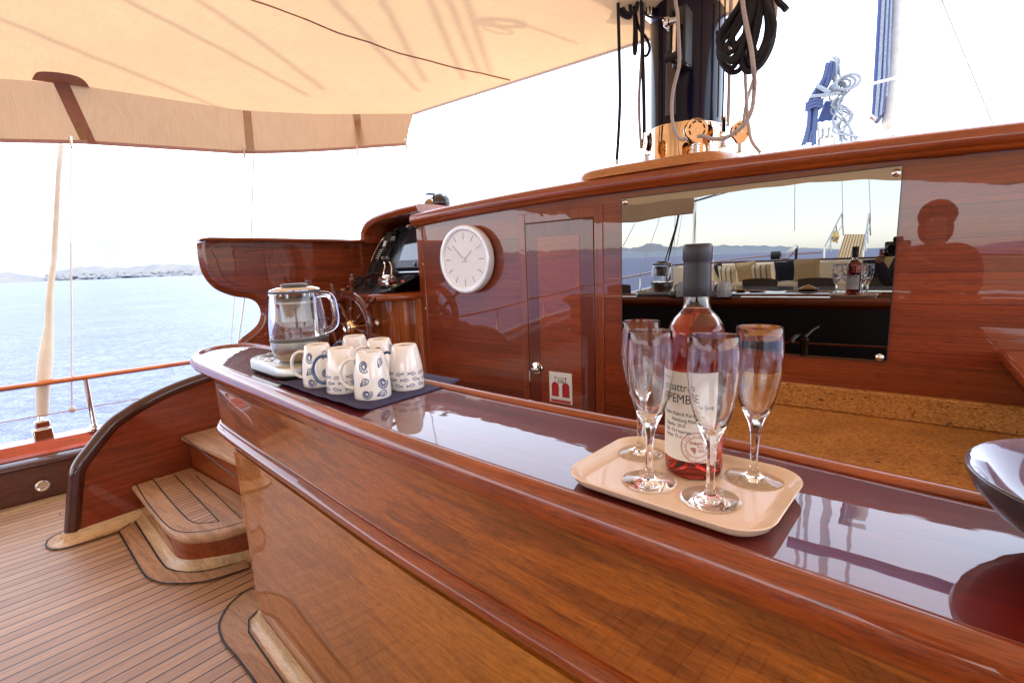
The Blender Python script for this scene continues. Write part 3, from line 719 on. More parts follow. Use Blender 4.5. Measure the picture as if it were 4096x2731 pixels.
part('base_cove', MB().sweep([(x, y) for x, y in cv], [(-.02,ZD),(.030,ZD),(.028,ZD+.006),(.012,ZD+.012),(-.002,ZD+.024),(-.010,ZD+.042),(-.02,ZD+.044)]), M['cream_teak'], st)
mo = sm([(-2.8808,0.5380,-0.9200),(-2.6126,0.5158,-0.9200),(-2.3746,0.4968,-0.9200),(-2.3030,0.4994,-0.9200),(-2.2290,0.5183,-0.9200),(-2.1732,0.5509,-0.9200),(-2.1228,0.5896,-0.9200),(-2.0774,0.6447,-0.9200),(-2.0308,0.7679,-0.9200)])
mi = sm([(-2.1495,0.8129,-0.9200),(-2.2514,0.6297,-0.9200),(-2.4206,0.5813,-0.9200),(-2.9720,0.6256,-0.9200)])
part('margin_plank', flat(MB(), mo+mi, ZD+.006), M['tread'], st, smooth=0)
cz = outline(mo, .007, ZD+.0085); o2 = outline(sm([(-2.9389,0.6168,-0.9200),(-2.6344,0.5891,-0.9200),(-2.3747,0.5673,-0.9200),(-2.2917,0.5750,-0.9200),(-2.2078,0.6145,-0.9200),(-2.1473,0.6815,-0.9200),(-2.0982,0.7900,-0.9200)]), .007, ZD+.0086); cz.add(o2.V, o2.F)
part('deck_caulk', cz, M['caulk'], st, smooth=0)

ch = T('step_cheek', 'curved dark mahogany side panel rising beside the teak steps', 'side panel', (-2.97,.8,ZD))
cur = cat([(-2.985,.395,ZD+.045)]+[(-2.985, p[1], p[2]) for p in [(-2.9850,0.4372,-0.6641),(-2.9850,0.4610,-0.5819),(-2.9850,0.5118,-0.5197),(-2.9850,0.5630,-0.4614),(-2.9850,0.6141,-0.4129),(-2.9850,0.6736,-0.3803),(-2.9850,0.7345,-0.3512),(-2.9850,0.8605,-0.3091),(-2.9850,1.0169,-0.2773)]]+[(-2.985,1.35,-.235),(-2.985,1.9,-.225)], 4)
pl = [(-2.965, p.y+.004, p.z-.01) for p in cur]+[(-2.965,1.9,ZD+.045)]
part('panel_board', MB().prism(pl, (-.035,0,0)), M['cheek'], ch, smooth=0)
part('rounded_edge', MB().tube([(p.x, p.y, p.z) for p in cur], .033, 14, flat=(1.0,.95)), M['darkwood'], ch, label='thick rounded edge moulding')
part('foot_cove', MB().sweep([(-3.02,.37),(-2.99,.352),(-2.96,.36),(-2.953,.38),(-2.953,.655)], [(-.03,ZD),(.036,ZD),(.034,ZD+.006),(.016,ZD+.012),(.004,ZD+.026),(-.004,ZD+.048),(-.03,ZD+.048)]), M['cream_teak_y'], ch)
eo = sm([(-3.1105,0.4196,-0.9200),(-3.1116,0.3828,-0.9200),(-3.1049,0.3478,-0.9200),(-3.0806,0.3203,-0.9200),(-3.0360,0.3041,-0.9200),(-2.9946,0.2999,-0.9200),(-2.9505,0.3108,-0.9200),(-2.9203,0.3352,-0.9200),(-2.9025,0.3687,-0.9200),(-2.8868,0.4513,-0.9200),(-2.8811,0.5407,-0.9200),(-2.9386,0.6140,-0.9200)])
part('margin_plank', flat(MB(), eo+[(-2.94,.40)], ZD+.005), M['tread'], ch, smooth=0)
part('caulk_line', outline(eo, .007, ZD+.0075), M['caulk'], ch, smooth=0)

# ================================================================== HELM
WX = -3.0
wg = T('helm_side_wing', 'curved mahogany wing panel left of the helm, with scrolled near end', 'side panel', (WX,1.8,-.5))
top = [(p[1], p[2]) for p in [(-3.0000,1.1434,0.4770),(-3.0000,1.4702,0.4780),(-3.0000,2.1662,0.4751)]]
low = [(p[1], p[2]) for p in [(-3.0000,1.1376,0.4619),(-3.0000,1.1354,0.4228),(-3.0000,1.1362,0.3623),(-3.0000,1.1424,0.3133),(-3.0000,1.1622,0.2663),(-3.0000,1.1928,0.2317),(-3.0000,1.2344,0.2076),(-3.0000,1.2810,0.1891),(-3.0000,1.3423,0.1757),(-3.0000,1.3914,0.1509),(-3.0000,1.4230,0.1093),(-3.0000,1.4347,0.0539),(-3.0000,1.4236,0.0005),(-3.0000,1.3906,-0.0500),(-3.0000,1.3362,-0.0899),(-3.0000,1.2807,-0.1219)]]
lowc = [(p.x, p.y) for p in cat([(a, b, 0) for a, b in low], 4)]
poly = [(WX, y, z) for y, z in lowc]+[(WX,1.25,-.35),(WX,2.2,-.35),(WX,2.2,.485)]+[(WX, y, z) for y, z in top[:2][::-1]]
part('wing_panel', MB().prism(poly, (-.045,0,0)), M['wing'], wg, smooth=0)
part('edge_moulding', MB().tube([(WX-.0225, y, z) for y, z in lowc]+[(WX-.0225,1.22,-.33)], .027, 12, flat=(1.3,.8)), M['wing'], wg)
capm = MB(); rows = []
ct = [(1.105,.478)]+[(a, b) for a, b in top]+[(2.2,.487)]
for i, (y, z) in enumerate(ct):
    w = .0 if i == 0 else .012
    rows.append([(WX+a*(1 if i else .5), y, z+b*(1 if i else .4)+(0.004 if i else 0)) for a, b in ((.040,-.012),(.046,-.002),(.040,.008),(.0,.012),(-.06,.012),(-.085,.006),(-.088,-.004),(-.08,-.014),(.0,-.016))])
capm.loft(rows, caps=True); part('cap_rail', capm, M['wing'], wg)
part('inlay_line', MB().tube([(WX+.0015, y, z) for y, z in [(p[1], p[2]) for p in cat([(-3.0000,2.2330,0.4297),(-3.0000,1.6036,0.4337),(-3.0000,1.1954,0.4391),(-3.0000,1.1854,0.3735),(-3.0000,1.1939,0.3115),(-3.0000,1.2200,0.2603),(-3.0000,1.2672,0.2273),(-3.0000,1.3218,0.2163)],3)]], .0011, 5), M['ink'], wg)

hc_ = T('helm_console', 'mahogany helm console with black instrument panel under a rounded hood', 'helm console', (-2.7,2.1,-.9))
# cabinet: front face with rounded right corner turning to the wall
cab = [(-2.995,1.97)]+sm([(-2.995,1.97),(-2.70,1.965),(-2.58,1.968),(-2.50,1.985),(-2.45,2.03),(-2.43,2.10),(-2.395,2.122)])+[(-2.395,2.5),(-2.995,2.5)]
part('cabinet', MB().loft([[(x, y, -.92) for x, y in cab], [(x, y, .115) for x, y in cab]], caps=True), M['cabinet'], hc_, smooth=40)
lip = sm([(-3.0,1.885),(-2.85,1.875),(-2.65,1.870),(-2.54,1.885),(-2.47,1.93),(-2.425,2.0),(-2.400,2.08),(-2.393,2.14)])
part('console_lip', MB().sweep([(x, y, 0) for x, y in lip], [(-.05,.082),(.0,.080),(.014,.086),(.020,.098),(.018,.112),(.008,.124),(-.006,.130),(-.05,.132)]), M['nosing'], hc_, label='rounded mahogany lip')
# sloping dash surface and instrument panel
def dash(u, v):   # u along x from -3 to -2.40, v from lip (0) to back (1)
    return Vector((-2.995+u*.60, 1.885+v*.275, .128+v*.122))
DN = Vector((0, -.122, .275)).normalized()
def dq(x, v, h=0): # point on dash plane, x world, v fraction
    p = dash((x+2.995)/.6, v)+DN*h; return p
dm = MB(); edge = [(x, y) for x, y in lip]
P = [tuple(dq(x, (y-1.885)/.275+.02)) for x, y in edge]+[tuple(dq(-2.388,.92)), tuple(dq(-2.388,1)), tuple(dq(-2.995,1))]
dm.add(P, [list(range(len(P)))]); part('dashboard', dm, M['panelblack'], hc_, smooth=0)
def ip(x, w, h=0): # instrument panel plane: w 0 bottom .. 1 top
    N = Vector((0, -.30, .165)).normalized(); N = Vector((0,-.307,.165)).normalized()
    return Vector((x, 2.158+.165*w, .252+.307*w))+Vector((0,-.881,.473))*h
pp = [ip(-2.995,0), ip(-2.40,0), ip(-2.40,1.02), ip(-2.76,1.02)]+[ip(x, w) for x, w in ((-2.82,1.0),(-2.87,.94),(-2.92,.84),(-2.95,.72),(-2.975,.5))]
part('instrument_panel', MB().add([tuple(p) for p in pp], [list(range(len(pp)))]), M['panelblack'], hc_, smooth=0)
part('panel_trim', MB().tube([tuple(ip(x, w, .002)) for x, w in ((-2.995,0),(-2.978,.5),(-2.953,.72),(-2.923,.84),(-2.873,.94),(-2.822,1.0),(-2.76,1.02),(-2.66,1.03))], .0016, 5), M['steel'], hc_)
part('joint_strip', MB().tube([tuple(dq(-2.995,1,.003)), tuple(dq(-2.40,1,.003))], .004, 6), M['steel'], hc_)
def ibox(mb, x0, x1, w0, w1, h0, h1, f=None):
    f = f or ip
    c = [f(x0,w0,h0), f(x1,w0,h0), f(x1,w1,h0), f(x0,w1,h0), f(x0,w0,h1), f(x1,w0,h1), f(x1,w1,h1), f(x0,w1,h1)]
    return mb.add([tuple(p) for p in c], [(0,3,2,1),(4,5,6,7),(0,1,5,4),(1,2,6,5),(2,3,7,6),(3,0,4,7)])
sc_ = part('chart_screen', ibox(MB(), -2.665, -2.385, .06, 1.0, .001, .022), M['panelblack'], hc_, bevel=.004)
part('screen_glass', ibox(MB(), -2.640, -2.39, .22, .90, .0221, .0235), M['screen'], sc_, smooth=0)
kb = MB(); kb.lathe([(.014,0),(.014,.004),(.009,.005),(.009,.012),(0,.013)], tuple(ip(-2.43,.13,.022)), 16, axis=(0,-.881,.473)); ibox(kb, -2.475,-2.455,.10,.17,.022,.034)
part('screen_knob', kb, M['blackgloss'], sc_)
rd = part('radio_unit', ibox(MB(), -2.905, -2.775, .665, .93, .001, .018), M['blackgloss'], hc_, bevel=.004)
part('radio_display', ibox(MB(), -2.893, -2.830, .72, .90, .0181, .0187), plain('lcd', (.06,.065,.05), .25), rd, smooth=0)
kb = MB().lathe([(.015,0),(.014,.012),(0,.014)], tuple(ip(-2.797,.87,.018)), 16, axis=(0,-.881,.473))
part('radio_knob', kb, M['black'], rd)
bt = MB()
for i in range(4):
    for j in range(3): ibox(bt, -2.822+.012*i, -2.816+.012*i, .70+.035*j, .718+.035*j, .0181, .0195)
for i in range(6): ibox(bt, -2.895+.013*i, -2.888+.013*i, .682, .695, .0181, .0195)
part('radio_button', bt, M['white'], rd, smooth=0)
hs = part('handset', MB().tube(cat([tuple(ip(-2.80,.66,.045)), tuple(ip(-2.815,.50,.045)), tuple(ip(-2.838,.32,.045)), tuple(ip(-2.85,.20,.04))],4), [.020]*3+[.019]*6+[.021]*4, 10, flat=(1.0,.7)), M['blackgloss'], hc_)
part('handset_cradle', ibox(MB(), -2.815, -2.775, .16, .56, .001, .026), M['black'], hc_, bevel=.006)
part('handset_screen', ibox(MB(), -2.822, -2.797, .50, .62, .0585, .061), plain('pale_lcd', (.55,.6,.62), .3), hs, smooth=0)
bt = MB()
for i in range(3):
    for j in range(5): ibox(bt, -2.852+.012*i+.004*j*.6, -2.846+.012*i+.004*j*.6, .24+.045*j, .255+.045*j, .0585, .0605)
part('handset_key', bt, M['white'], hs, smooth=0)
part('handset_cord', MB().tube(cat([tuple(ip(-2.85,.20,.03)), tuple(ip(-2.86,.08,.05)), tuple(dq(-2.85,.85,.03)), tuple(dq(-2.90,.6,.02)), tuple(dq(-2.93,.45,.01))],5), .007, 8), M['black'], hc_)
for x, w in ((-2.945,.34),(-2.908,.34),(-2.935,.16),(-2.865,.52)):
    gq = part('gauge', MB().lathe([(.017,.0005),(.017,.004),(.014,.005)], tuple(ip(x,w)), 20, axis=(0,-.881,.473)), M['blackgloss'], hc_)
    part('gauge_dial', MB().lathe([(.0135,.0035),(0,.0035)], tuple(ip(x,w)), 20, axis=(0,-.881,.473), caps=False), M['gauge'], gq, smooth=0)
# dash controls
for x, v, k in ((-2.965,.18,'redglass'),(-2.935,.16,'greenglass'),(-2.95,.34,'redglass'),(-2.92,.32,'greenglass'),(-2.955,.55,'redglass'),(-2.925,.60,'greenglass'),(-2.495,.40,'redglass'),(-2.468,.38,'greenglass'),(-2.46,.58,'redglass')):
    part('push_button', MB().lathe([(.0125,0),(.0125,.004),(.010,.008),(0,.009)], tuple(dq(x,v)), 14, axis=tuple(DN)), M[k], hc_, label='red push button' if k == 'redglass' else 'green push button')
for x0, x1, v0, v1, h in ((-2.93,-2.87,.28,.56,.012),(-2.91,-2.86,.08,.30,.010),(-2.85,-2.78,.22,.42,.004),(-2.80,-2.71,.36,.56,.004),(-2.84,-2.72,.66,.86,.004),(-2.70,-2.58,.74,.94,.004),(-2.72,-2.65,.16,.36,.004),(-2.55,-2.42,.78,.9,.006)):
    part('switch_plate', ibox(MB(), x0, x1, v0, v1, .0006, h, lambda x, w, hh: dq(x, w, hh)), M['blackgloss'], hc_, bevel=.002)
kb = MB(); ibox(kb, -2.695,-2.67,.26,.36,.004,.055, lambda x, w, hh: dq(x, w, hh)); part('rocker_lever', kb, M['black'], hc_, bevel=.006)
kb = MB().lathe([(.013,0),(.010,.012),(.007,.02),(.007,.045),(.011,.05),(.009,.062),(0,.064)], tuple(dq(-2.86,.45,.004)), 12, axis=tuple(DN)); part('joystick', kb, M['black'], hc_)
th = T('throttle_lever', 'chrome twin throttle with two black ball knobs on the helm dash', 'throttle', tuple(dq(-2.56,.40)))
o = dq(-2.56,.42)
part('throttle_base', MB().box(o.x-.045,o.x+.05,o.y-.045,o.y+.045,o.z-.012,o.z+.028), M['chrome'], th, bevel=.012, seg=3)
part('throttle_drum', MB().lathe([(.0,-.05),(.034,-.05),(.038,-.04),(.038,.04),(.034,.05),(.0,.05)], (o.x, o.y, o.z+.030), 20, axis=(1,0,0)), M['chrome'], th)
for dx, tx in ((-.04,-.045),(.045,.0)):
    a = Vector((o.x+dx, o.y, o.z+.06)); tip = Vector((o.x+tx, o.y+.02, o.z+.155))
    q = part('throttle_arm', MB().tube(cat([tuple(a-Vector((0,0,.03))), tuple(a), tuple((a+tip)/2+Vector((.004,.010,.01))), tuple(tip)],4), .0045, 8), M['chrome'], th)
    part('ball_knob', MB().sphere(tuple(tip+Vector((0,0,.008))), .019), M['blackgloss'], q)
# hood
hp = [(-2.9776,2.1500,0.4737),(-2.9362,2.1500,0.5379),(-2.8865,2.1500,0.5761),(-2.8337,2.1500,0.5982),(-2.7591,2.1500,0.6121),(-2.6297,2.1500,0.6192),(-2.4739,2.1500,0.6266)]
hp = [(max(p[0],-2.985), 0, p[2]) for p in hp]; hp[0] = (-2.985,0,.47); hp[1] = (-2.972,0,.53); hp[2] = (-2.93,0,.578); hp[3] = (-2.88,0,.603); hp[4] = (-2.80,0,.622); hp[5] = (-2.65,0,.640); hp[6] = (-2.48,0,.650)
hc2 = cat(hp+[(-2.385,0,.654)], 4)
rows = []
for i, p in enumerate(hc2):
    d = (hc2[min(i+1, len(hc2)-1)]-hc2[max(i-1, 0)]).normalized(); nn = Vector((-d.z, 0, d.x))  # outward/up
    def q(y, h): v = p+nn*h; return (v.x, y, v.z)
    rows.append([q(2.135,-.012), q(2.128,0), q(2.132,.012), q(2.15,.022), q(2.30,.024), q(2.6,.02), q(2.6,-.01), q(2.30,-.030), q(2.16,-.030), q(2.142,-.024)])
part('hood', MB().loft(rows, caps=True), M['coaming'], hc_)
mbk = MB(); bk = [(p.x, 2.40, p.z-.01) for p in hc2]; mbk.add(bk+[(-2.385,2.40,-.3),(-3.0,2.40,-.3)], [list(range(len(bk)+2))])
part('hood_back', mbk, M['darkwood'], hc_, smooth=0)
part('hood_foot', MB().box(-3.045,-2.985,2.135,2.6,-.4,.485), M['wing'], hc_)
mb = MB().sphere((-2.425,2.10,.535), .018, sc=(1.6,1,.8)); one('hook_knob', 'small dark knob under the left end of the coaming', 'knob', mb, M['darkwood'])

# wheel
hub = Vector((-2.655, 1.77, -.068))
sw = T('ship_wheel', 'dark varnished ship steering wheel with turned spokes and brass hub', 'steering wheel', tuple(hub))
RW = .205
prof = [(RW-.028,-.012),(RW-.020,-.019),(RW-.006,-.017),(RW+.006,-.019),(RW+.018,-.013),(RW+.021,0),(RW+.018,.013),(RW+.006,.019),(RW-.006,.017),(RW-.020,.019),(RW-.028,.012)]
mb = MB(); rings = []
for k in range(64):
    a = 2*pi*k/64; rings.append([(hub.x+r*cos(a), hub.y+z, hub.z+r*sin(a)) for r, z in prof])
mb.loft(rings, wrap=True); part('rim', mb, M['helmwood'], sw)
for k in range(8):
    a = 2*pi*k/8+math.radians(80); d = (cos(a), 0, sin(a))
    sp = [(.008,.03),(.011,.04),(.015,.055),(.010,.06),(.013,.066),(.009,.072),(.012,.09),(.015,.11),(.010,.13),(.014,.138),(.010,.145),(.014,.155),(.013,.185),(.013,.222),(.016,.226),(.010,.236),(.014,.242),(.009,.25),(.011,.265),(.016,.285),(.017,.30),(.012,.32),(.006,.328),(0,.33)]
    part('spoke', MB().lathe(sp, tuple(hub), 12, axis=d), M['helmwood'], sw)
part('hub_ring', MB().lathe([(.0,-.02),(.048,-.02),(.050,-.01),(.050,.012),(.044,.022),(.040,.024),(.0,.024)], tuple(hub), 32, axis=(0,-1,0)), M['brass'], sw)
part('hub_cap', MB().lathe([(.038,.020),(.036,.034),(.028,.040),(.022,.036),(.0,.036)], tuple(hub), 32, axis=(0,-1,0)), M['chrome'], sw)
part('shaft', MB().lathe([(.016,0),(.016,.2)], tuple(hub), 16, axis=(0,1,0)), M['brass'], sw)
part('shaft_flange', MB().lathe([(.032,0),(.032,.01),(.02,.02)], (hub.x, 1.963, hub.z), 24, axis=(0,-1,0)), M['steel'], sw)
sc2 = MB()
for k in range(8):
    a = 2*pi*(k+.5)/8+math.radians(80); sc2.lathe([(.004,0),(0,.002)], (hub.x+RW*cos(a), hub.y-.018, hub.z+RW*sin(a)), 8, axis=(0,-1,0))
part('rim_screw', sc2, M['steel'], sw)

# compass on the roof edge
cpn = T('deck_compass', 'black hooded compass dome on the roof edge above the clock', 'compass', (-2.46,2.33,.62))
part('compass_hood', MB().sphere((-2.445,2.40,.705), .066, sc=(1.1,1.0,.95)), M['blackgloss'], cpn)
part('compass_dome', MB().sphere((-2.485,2.345,.685), .048), plain('bronze_dome', (.16,.09,.03), .12, coat=1), cpn)
mb = MB(); mb.box(-2.52,-2.47,2.33,2.40,.755,.768); part('hood_peak', mb, M['blackgloss'], cpn, bevel=.005)

# ================================================================== AWNING
# control rows: from port edge (measured) to starboard, stations along the boat
KA = 1.118
def edge_pt(y):
    tab = [(-6.4,-3.30,1.46),(-5.5,-3.65,1.38),(-4.6,-3.86,1.25),(-3.8,-4.0,1.22),(-2,-4.06,1.27),(-.6,-3.98,1.29),(.537,-3.757,1.335),(.783,-3.60,1.335),(1.62,-3.421,1.33),(2.01,-3.153,1.33),(2.45,-2.706,1.33)]
    for a, b in zip(tab, tab[1:]):
        if a[0] <= y <= b[0]:
            f_ = (y-a[0])/(b[0]-a[0]); return a[1]+(b[1]-a[1])*f_, a[2]+(b[2]-a[2])*f_
    return tab[-1][1:] if y > 2 else tab[0][1:]
ys = [-6.4+i*(6.4+2.45)/60 for i in range(61)]
rows = []
for y in ys:
    xe, ze = edge_pt(y); row = []
    fy = max(0, min(1, (2.5-y)/1.8))
    for i in range(49):
        s_ = i/48; x = xe+(2*(-.8-xe))*s_
        yy = y+(.06*sin(pi*s_) if y > 2.44 else 0)-4.1*s_*max(0, -y-3)/3.4
        h = sin(pi*s_)**.8
        z = ze+.22*h*fy**.7 + .012*sin(x*7+y*3)*h*fy+.010*sin(y*6-x*2.2)*h*fy + .006*sin(x*19+y*11+2*sin(y*3))*min(1,h*2)*math.exp(-((y-1.5)/.7)**2)*max(0,min(1,(2.40-y)/.3))
        row.append((x, yy, z))
    rows.append(row)
aw = T('awning', 'large translucent tan canvas awning stretched over the cockpit', 'awning', (-.8,0,1.3))
part('canopy', MB().grid(rows), M['awning'], aw, smooth=60)
# valance hanging from the port edge and the starboard edge
def vdrop(y): return .315 if y < .6 else .315-.045*(y-.6)/1.02 if y < 1.62 else .27-.05*(y-1.62)/.83
for sgn in (0, 1):
    top_ = []; bot = []; hem = []
    yv = [y for y in ys if y > -6.3]
    for y in yv:
        xe, ze = edge_pt(y); xb = xe+.02; 
        if y > 1.62: f_ = min(1, (y-1.62)/.83); xb = xe+.03
        else: f_ = 0
        drop = vdrop(y)
        xx = lambda v: v if not sgn else -1.6-v
        ww = .008*sin(y*23)*f_*(1)
        top_.append((xx(xe), y, ze)); bot.append((xx(xe-.01+ww*2), y-.07*f_, ze-drop+.02)); hem.append((xx(xe-.012+ww*2), y-.075*f_, ze-drop))
    mid = [tuple(Vector(a)*.5+Vector(b)*.5+Vector((.012*sin(a[1]*17+1), 0, 0))) for a, b in zip(top_, bot)]
    v_ = part('valance', MB().grid([top_, mid, bot]), M['awning'], aw, smooth=60)
    part('hem', MB().grid([bot, hem]), M['awnedge'], v_, smooth=60)
    for yb, w, lean in ((.738,.060,.075),(1.62,.040,-.01),(2.157,.034,.02),(-.9,.05,0),(-2.5,.05,0)):
        a0 = Vector((edge_pt(yb)[0], yb, edge_pt(yb)[1])); a1 = Vector((edge_pt(yb+w)[0], yb+w, edge_pt(yb+w)[1]))
        L = [(xx(a0.x+.013), a0.y, a0.z-.004), (xx(a1.x+.013), a1.y, a1.z-.004), (xx(a1.x+.016), a1.y+lean, a1.z-vdrop(yb)+.012), (xx(a0.x+.016), a0.y+lean, a0.z-vdrop(yb)+.012)]
        part('strap', MB().add(L, [(0,1,2,3)]), M['awnband'] if yb == .738 else M['awnpale'], aw, smooth=0)
pz = cat([(a[0]+.012, a[1], a[2]-.001) for a in [(-3.6581,0.6600,1.3330),(-3.5439,0.6562,1.3330),(-3.4905,0.6667,1.3330),(-3.4530,0.7083,1.3330),(-3.4371,0.7512,1.3330),(-3.4382,0.7923,1.3330),(-3.4699,0.8285,1.3330),(-3.5423,0.8646,1.3330),(-3.6102,0.8881,1.3330)]], 3)
pt_ = MB(); pt_.add([(p.x, p.y, p.z) for p in pz], [list(range(len(pz)))]); part('reinforcing_patch', pt_, M['awnband'], aw, smooth=0, label='brown reinforcing patch')
part('bolt_rope', MB().tube([(r[0], r[1]+.0, r[2]) for r in rows[-1]], .010, 8), M['ropewhite'], aw)
def aw_z(x, y):
    y = max(ys[0], min(ys[-1]-.001, y)); j = int((y-ys[0])/(ys[1]-ys[0])); r = rows[j]
    i = min(range(len(r)), key=lambda k: abs(r[k][0]-x)); 
    r2 = rows[min(j+1, len(rows)-1)]; f_ = (y-ys[j])/(ys[1]-ys[0]); return r[i][2]*(1-f_)+r2[i][2]*f_
seam = cat([(-1.856,2.448,0),(-1.99,2.21,0),(-2.124,1.92,0),(-2.22,1.62,0),(-2.27,1.34,0),(-2.30,1.0,0),(-2.32,.56,0),(-2.34,-1,0),(-2.34,-6,0)],6)
for sgn in (0, 1):
    sp = [((p.x if not sgn else -1.6-p.x), p.y, aw_z(p.x, p.y)-.003) for p in seam]
    part('seam', MB().tube(sp, .004, 5), M['awnband'], aw)
# hanging cords from the awning
def cord(label, pts, r, m='ropewhite', name='hanging_cord', cat_='cord', group=None):
    return one(name, label, cat_, MB().tube(pts, r, 6), M[m], group=group)

# ================================================================== ON THE BAR
tr = T('serving_tray', 'pale peach rectangular tray with rounded corners at the near end of the bar', 'tray', (-.198,.589,.0), math.radians(-4.5), local=True)
def rrect(hx, hy, r, z, n=8):
    o = []
    for sx, sy, a in ((1,1,0),(-1,1,90),(-1,-1,180),(1,-1,270)):
        for k in range(n+1):
            t = math.radians(a+90*k/n); o.append((sx*(hx-r)+r*cos(t), sy*(hy-r)+r*sin(t), z))
    return o
hx, hy = .124, .0935
R_ = [rrect(hx-.022,hy-.022,.020,.0055), rrect(hx-.013,hy-.013,.029,.0065), rrect(hx-.006,hy-.006,.036,.0115), rrect(hx-.003,hy-.003,.039,.0165), rrect(hx,hy,.042,.0185), rrect(hx+.0008,hy+.0008,.0428,.0172), rrect(hx-.001,hy-.001,.041,.0150), rrect(hx-.005,hy-.005,.037,.0085), rrect(hx-.013,hy-.013,.029,.0025), rrect(hx-.022,hy-.022,.020,.0010)]
part('tray_dish', MB().loft(R_, caps=True), M['tray'], tr, smooth=60)

def spun(prof_out, prof_in): return prof_out+prof_in[::-1]
fo = [(.0,0),(.030,0),(.0335,.0006),(.0338,.0014),(.030,.0022),(.020,.0036),(.011,.0056),(.0072,.0080),(.0052,.012),(.0046,.020),(.0046,.040),(.0052,.055),(.0068,.068),(.0092,.076),(.0130,.084),(.0180,.096),(.0228,.112),(.0262,.130),(.0280,.148),(.0282,.163),(.0272,.180),(.0260,.1945)]
fi = [(.0,.0810),(.004,.0818),(.009,.0865),(.0152,.0965),(.0210,.1125),(.0248,.130),(.0268,.148),(.0271,.163),(.0262,.180),(.0253,.1945)]
f_label = ['empty flute at the back left of the tray, partly hidden by the front one', 'empty champagne flute at the front left of the tray, left of the bottle', 'empty champagne flute nearest the camera, standing in front of the wine bottle', 'empty champagne flute alone at the right rear of the tray, before the granite']
fpos = [(-.280,.654), (-.232,.570), (-.155,.564), (-.126,.649)]
fl0 = None
for i, (x, y) in enumerate(fpos):
    if fl0 is None:
        fl0 = T('champagne_flute', f_label[0], 'champagne flute', (x, y, .0058), group='champagne flutes on the tray', local=True)
        prof = fo+[(.0256,.1954)]+fi[::-1]
        part('flute_body', MB().lathe(prof, (0,0,0), 48, caps=False), M['glass'], fl0, smooth=60)
    else: copy_thing(fl0, (x, y, .0058), i*.8, f_label[i])

# bottle
bx, by, bz = -.197, .634, .0058
bo = T('wine_bottle', 'rose wine bottle with handwritten cream label and dark foil capsule, standing on the tray', 'wine bottle', (bx, by, bz), local=True)
RB = .0362
outp = [(.0,.020),(.012,.018),(.022,.006),(.028,.0),(.033,.0012),(.0355,.004),(RB,.009),(RB,.172),(.0355,.181),(.0343,.190),(.0312,.199),(.0264,.2065),(.0212,.212),(.0176,.2165),(.0156,.224),(.0149,.236),(.0146,.280),(.0158,.282),(.0158,.292),(.0150,.295)]
inp = [(.0,.0235),(.013,.0215),(.0235,.0095),(.0285,.0055),(.032,.0065),(.0336,.012),(.0336,.171),(.0330,.180),(.0318,.189),(.0288,.1975),(.0240,.2050),(.0188,.2105),(.0150,.2155),(.0130,.224),(.0122,.236),(.0115,.293)]
part('bottle_glass', MB().lathe(outp+inp[::-1], (0,0,0), 64, caps=False), M['bottleglass'], bo, smooth=60)
wp = [(r*.995+.0003 if r > .001 else 0, z-.0003) for r, z in inp[:12]]+[(.0142,.2185),(.0,.2180)]
part('wine', MB().lathe([(a, b) for a, b in wp], (0,0,0), 64, caps=False), M['wine'], bo, smooth=60)
cap = [(.0156,.233),(.0164,.234),(.0166,.247),(.0166,.273),(.0166,.277),(.0176,.279),(.0177,.291),(.0172,.2955),(.0158,.298),(.0,.2982)]
part('foil_capsule', MB().lathe(cap, (0,0,0), 48, caps=False), M['foil'], bo, smooth=40)
va = math.atan2(-by, -bx)           # direction from bottle to the camera
mb = MB()
aa = [va+math.radians(78+k*2.4) for k in range(7)]
zz_ = [.239, .247, .259, .272, .285, .2955]
mb.grid([[((.0180+.0008*(i % 2))*cos(a), (.0180+.0008*(i % 2))*sin(a), z) for a in aa] for i, z in enumerate(zz_)])
part('seal_strip', mb, M['pinkstrip'], bo); mb2_ = MB()
aa2 = [a+pi for a in aa]
mb2_.grid([[((.0181)*cos(a-.3), (.0181)*sin(a-.3), z) for a in aa2] for z in (.278,.288,.296)])
part('seal_strip', mb2_, M['pinkstrip'], bo)
RL = RB+.0004; LR = va+math.radians(48); LWID = .118   # label: right edge direction, width along the arc
def lab(s, z, off=0):
    """s metres from the label's left edge"""
    a = LR-(LWID-s)/RL*1.0
    a = LR - (LWID-s)/RL
    a = va + math.radians(48) - (LWID-s)/RL
    return ((RL+off)*cos(a), (RL+off)*sin(a), z)
mb = MB(); nS = 60
ztop = lambda s: .1405+.0006*abs(sin(s*560))
mb.grid([[lab(LWID*i/nS, .0255) for i in range(nS+1)], [lab(LWID*i/nS, .08) for i in range(nS+1)], [lab(LWID*i/nS, ztop(LWID*i/nS)) for i in range(nS+1)]])
lb = part('front_label', mb, M['paper'], bo, smooth=60)
mb = MB()
sc0 = LWID-math.radians(48)*RL      # s of the point facing the camera
def tx(x0, z0, tilt=0): return lambda x, y: lab(x0+x, z0+y+tilt*x, .0003)
L0 = sc0-.047
for txt, sx, z, size, off in (('Vinkara', sc0-.043,.1305,.0062,0), ('quattro', sc0-.041,.1165,.0150,0), ('PEMBE', sc0-.037,.1010,.0165,0), ('Sek Şarap', sc0+.000,.0925,.0076,0),
    ('Üzüm: Kalecik Karası', sc0-.044,.0845,.0070,0), ('Hamburg Misketi', sc0-.030,.0765,.0070,0), ('Rekolte: 2010', sc0-.041,.0695,.0068,0), ('Alk.: %13 hacmen', sc0-.041,.0620,.0066,0), ('Hacim: 75 cl', sc0-.041,.0550,.0066,0)):
    text_mb(mb, txt, size, tx(sx, z), offset=off, squeeze=.86 if size > .01 else .80)
part('label_writing', mb, M['ink'], lb, smooth=0)
mb = MB(); ec = (sc0+.004, .0455)
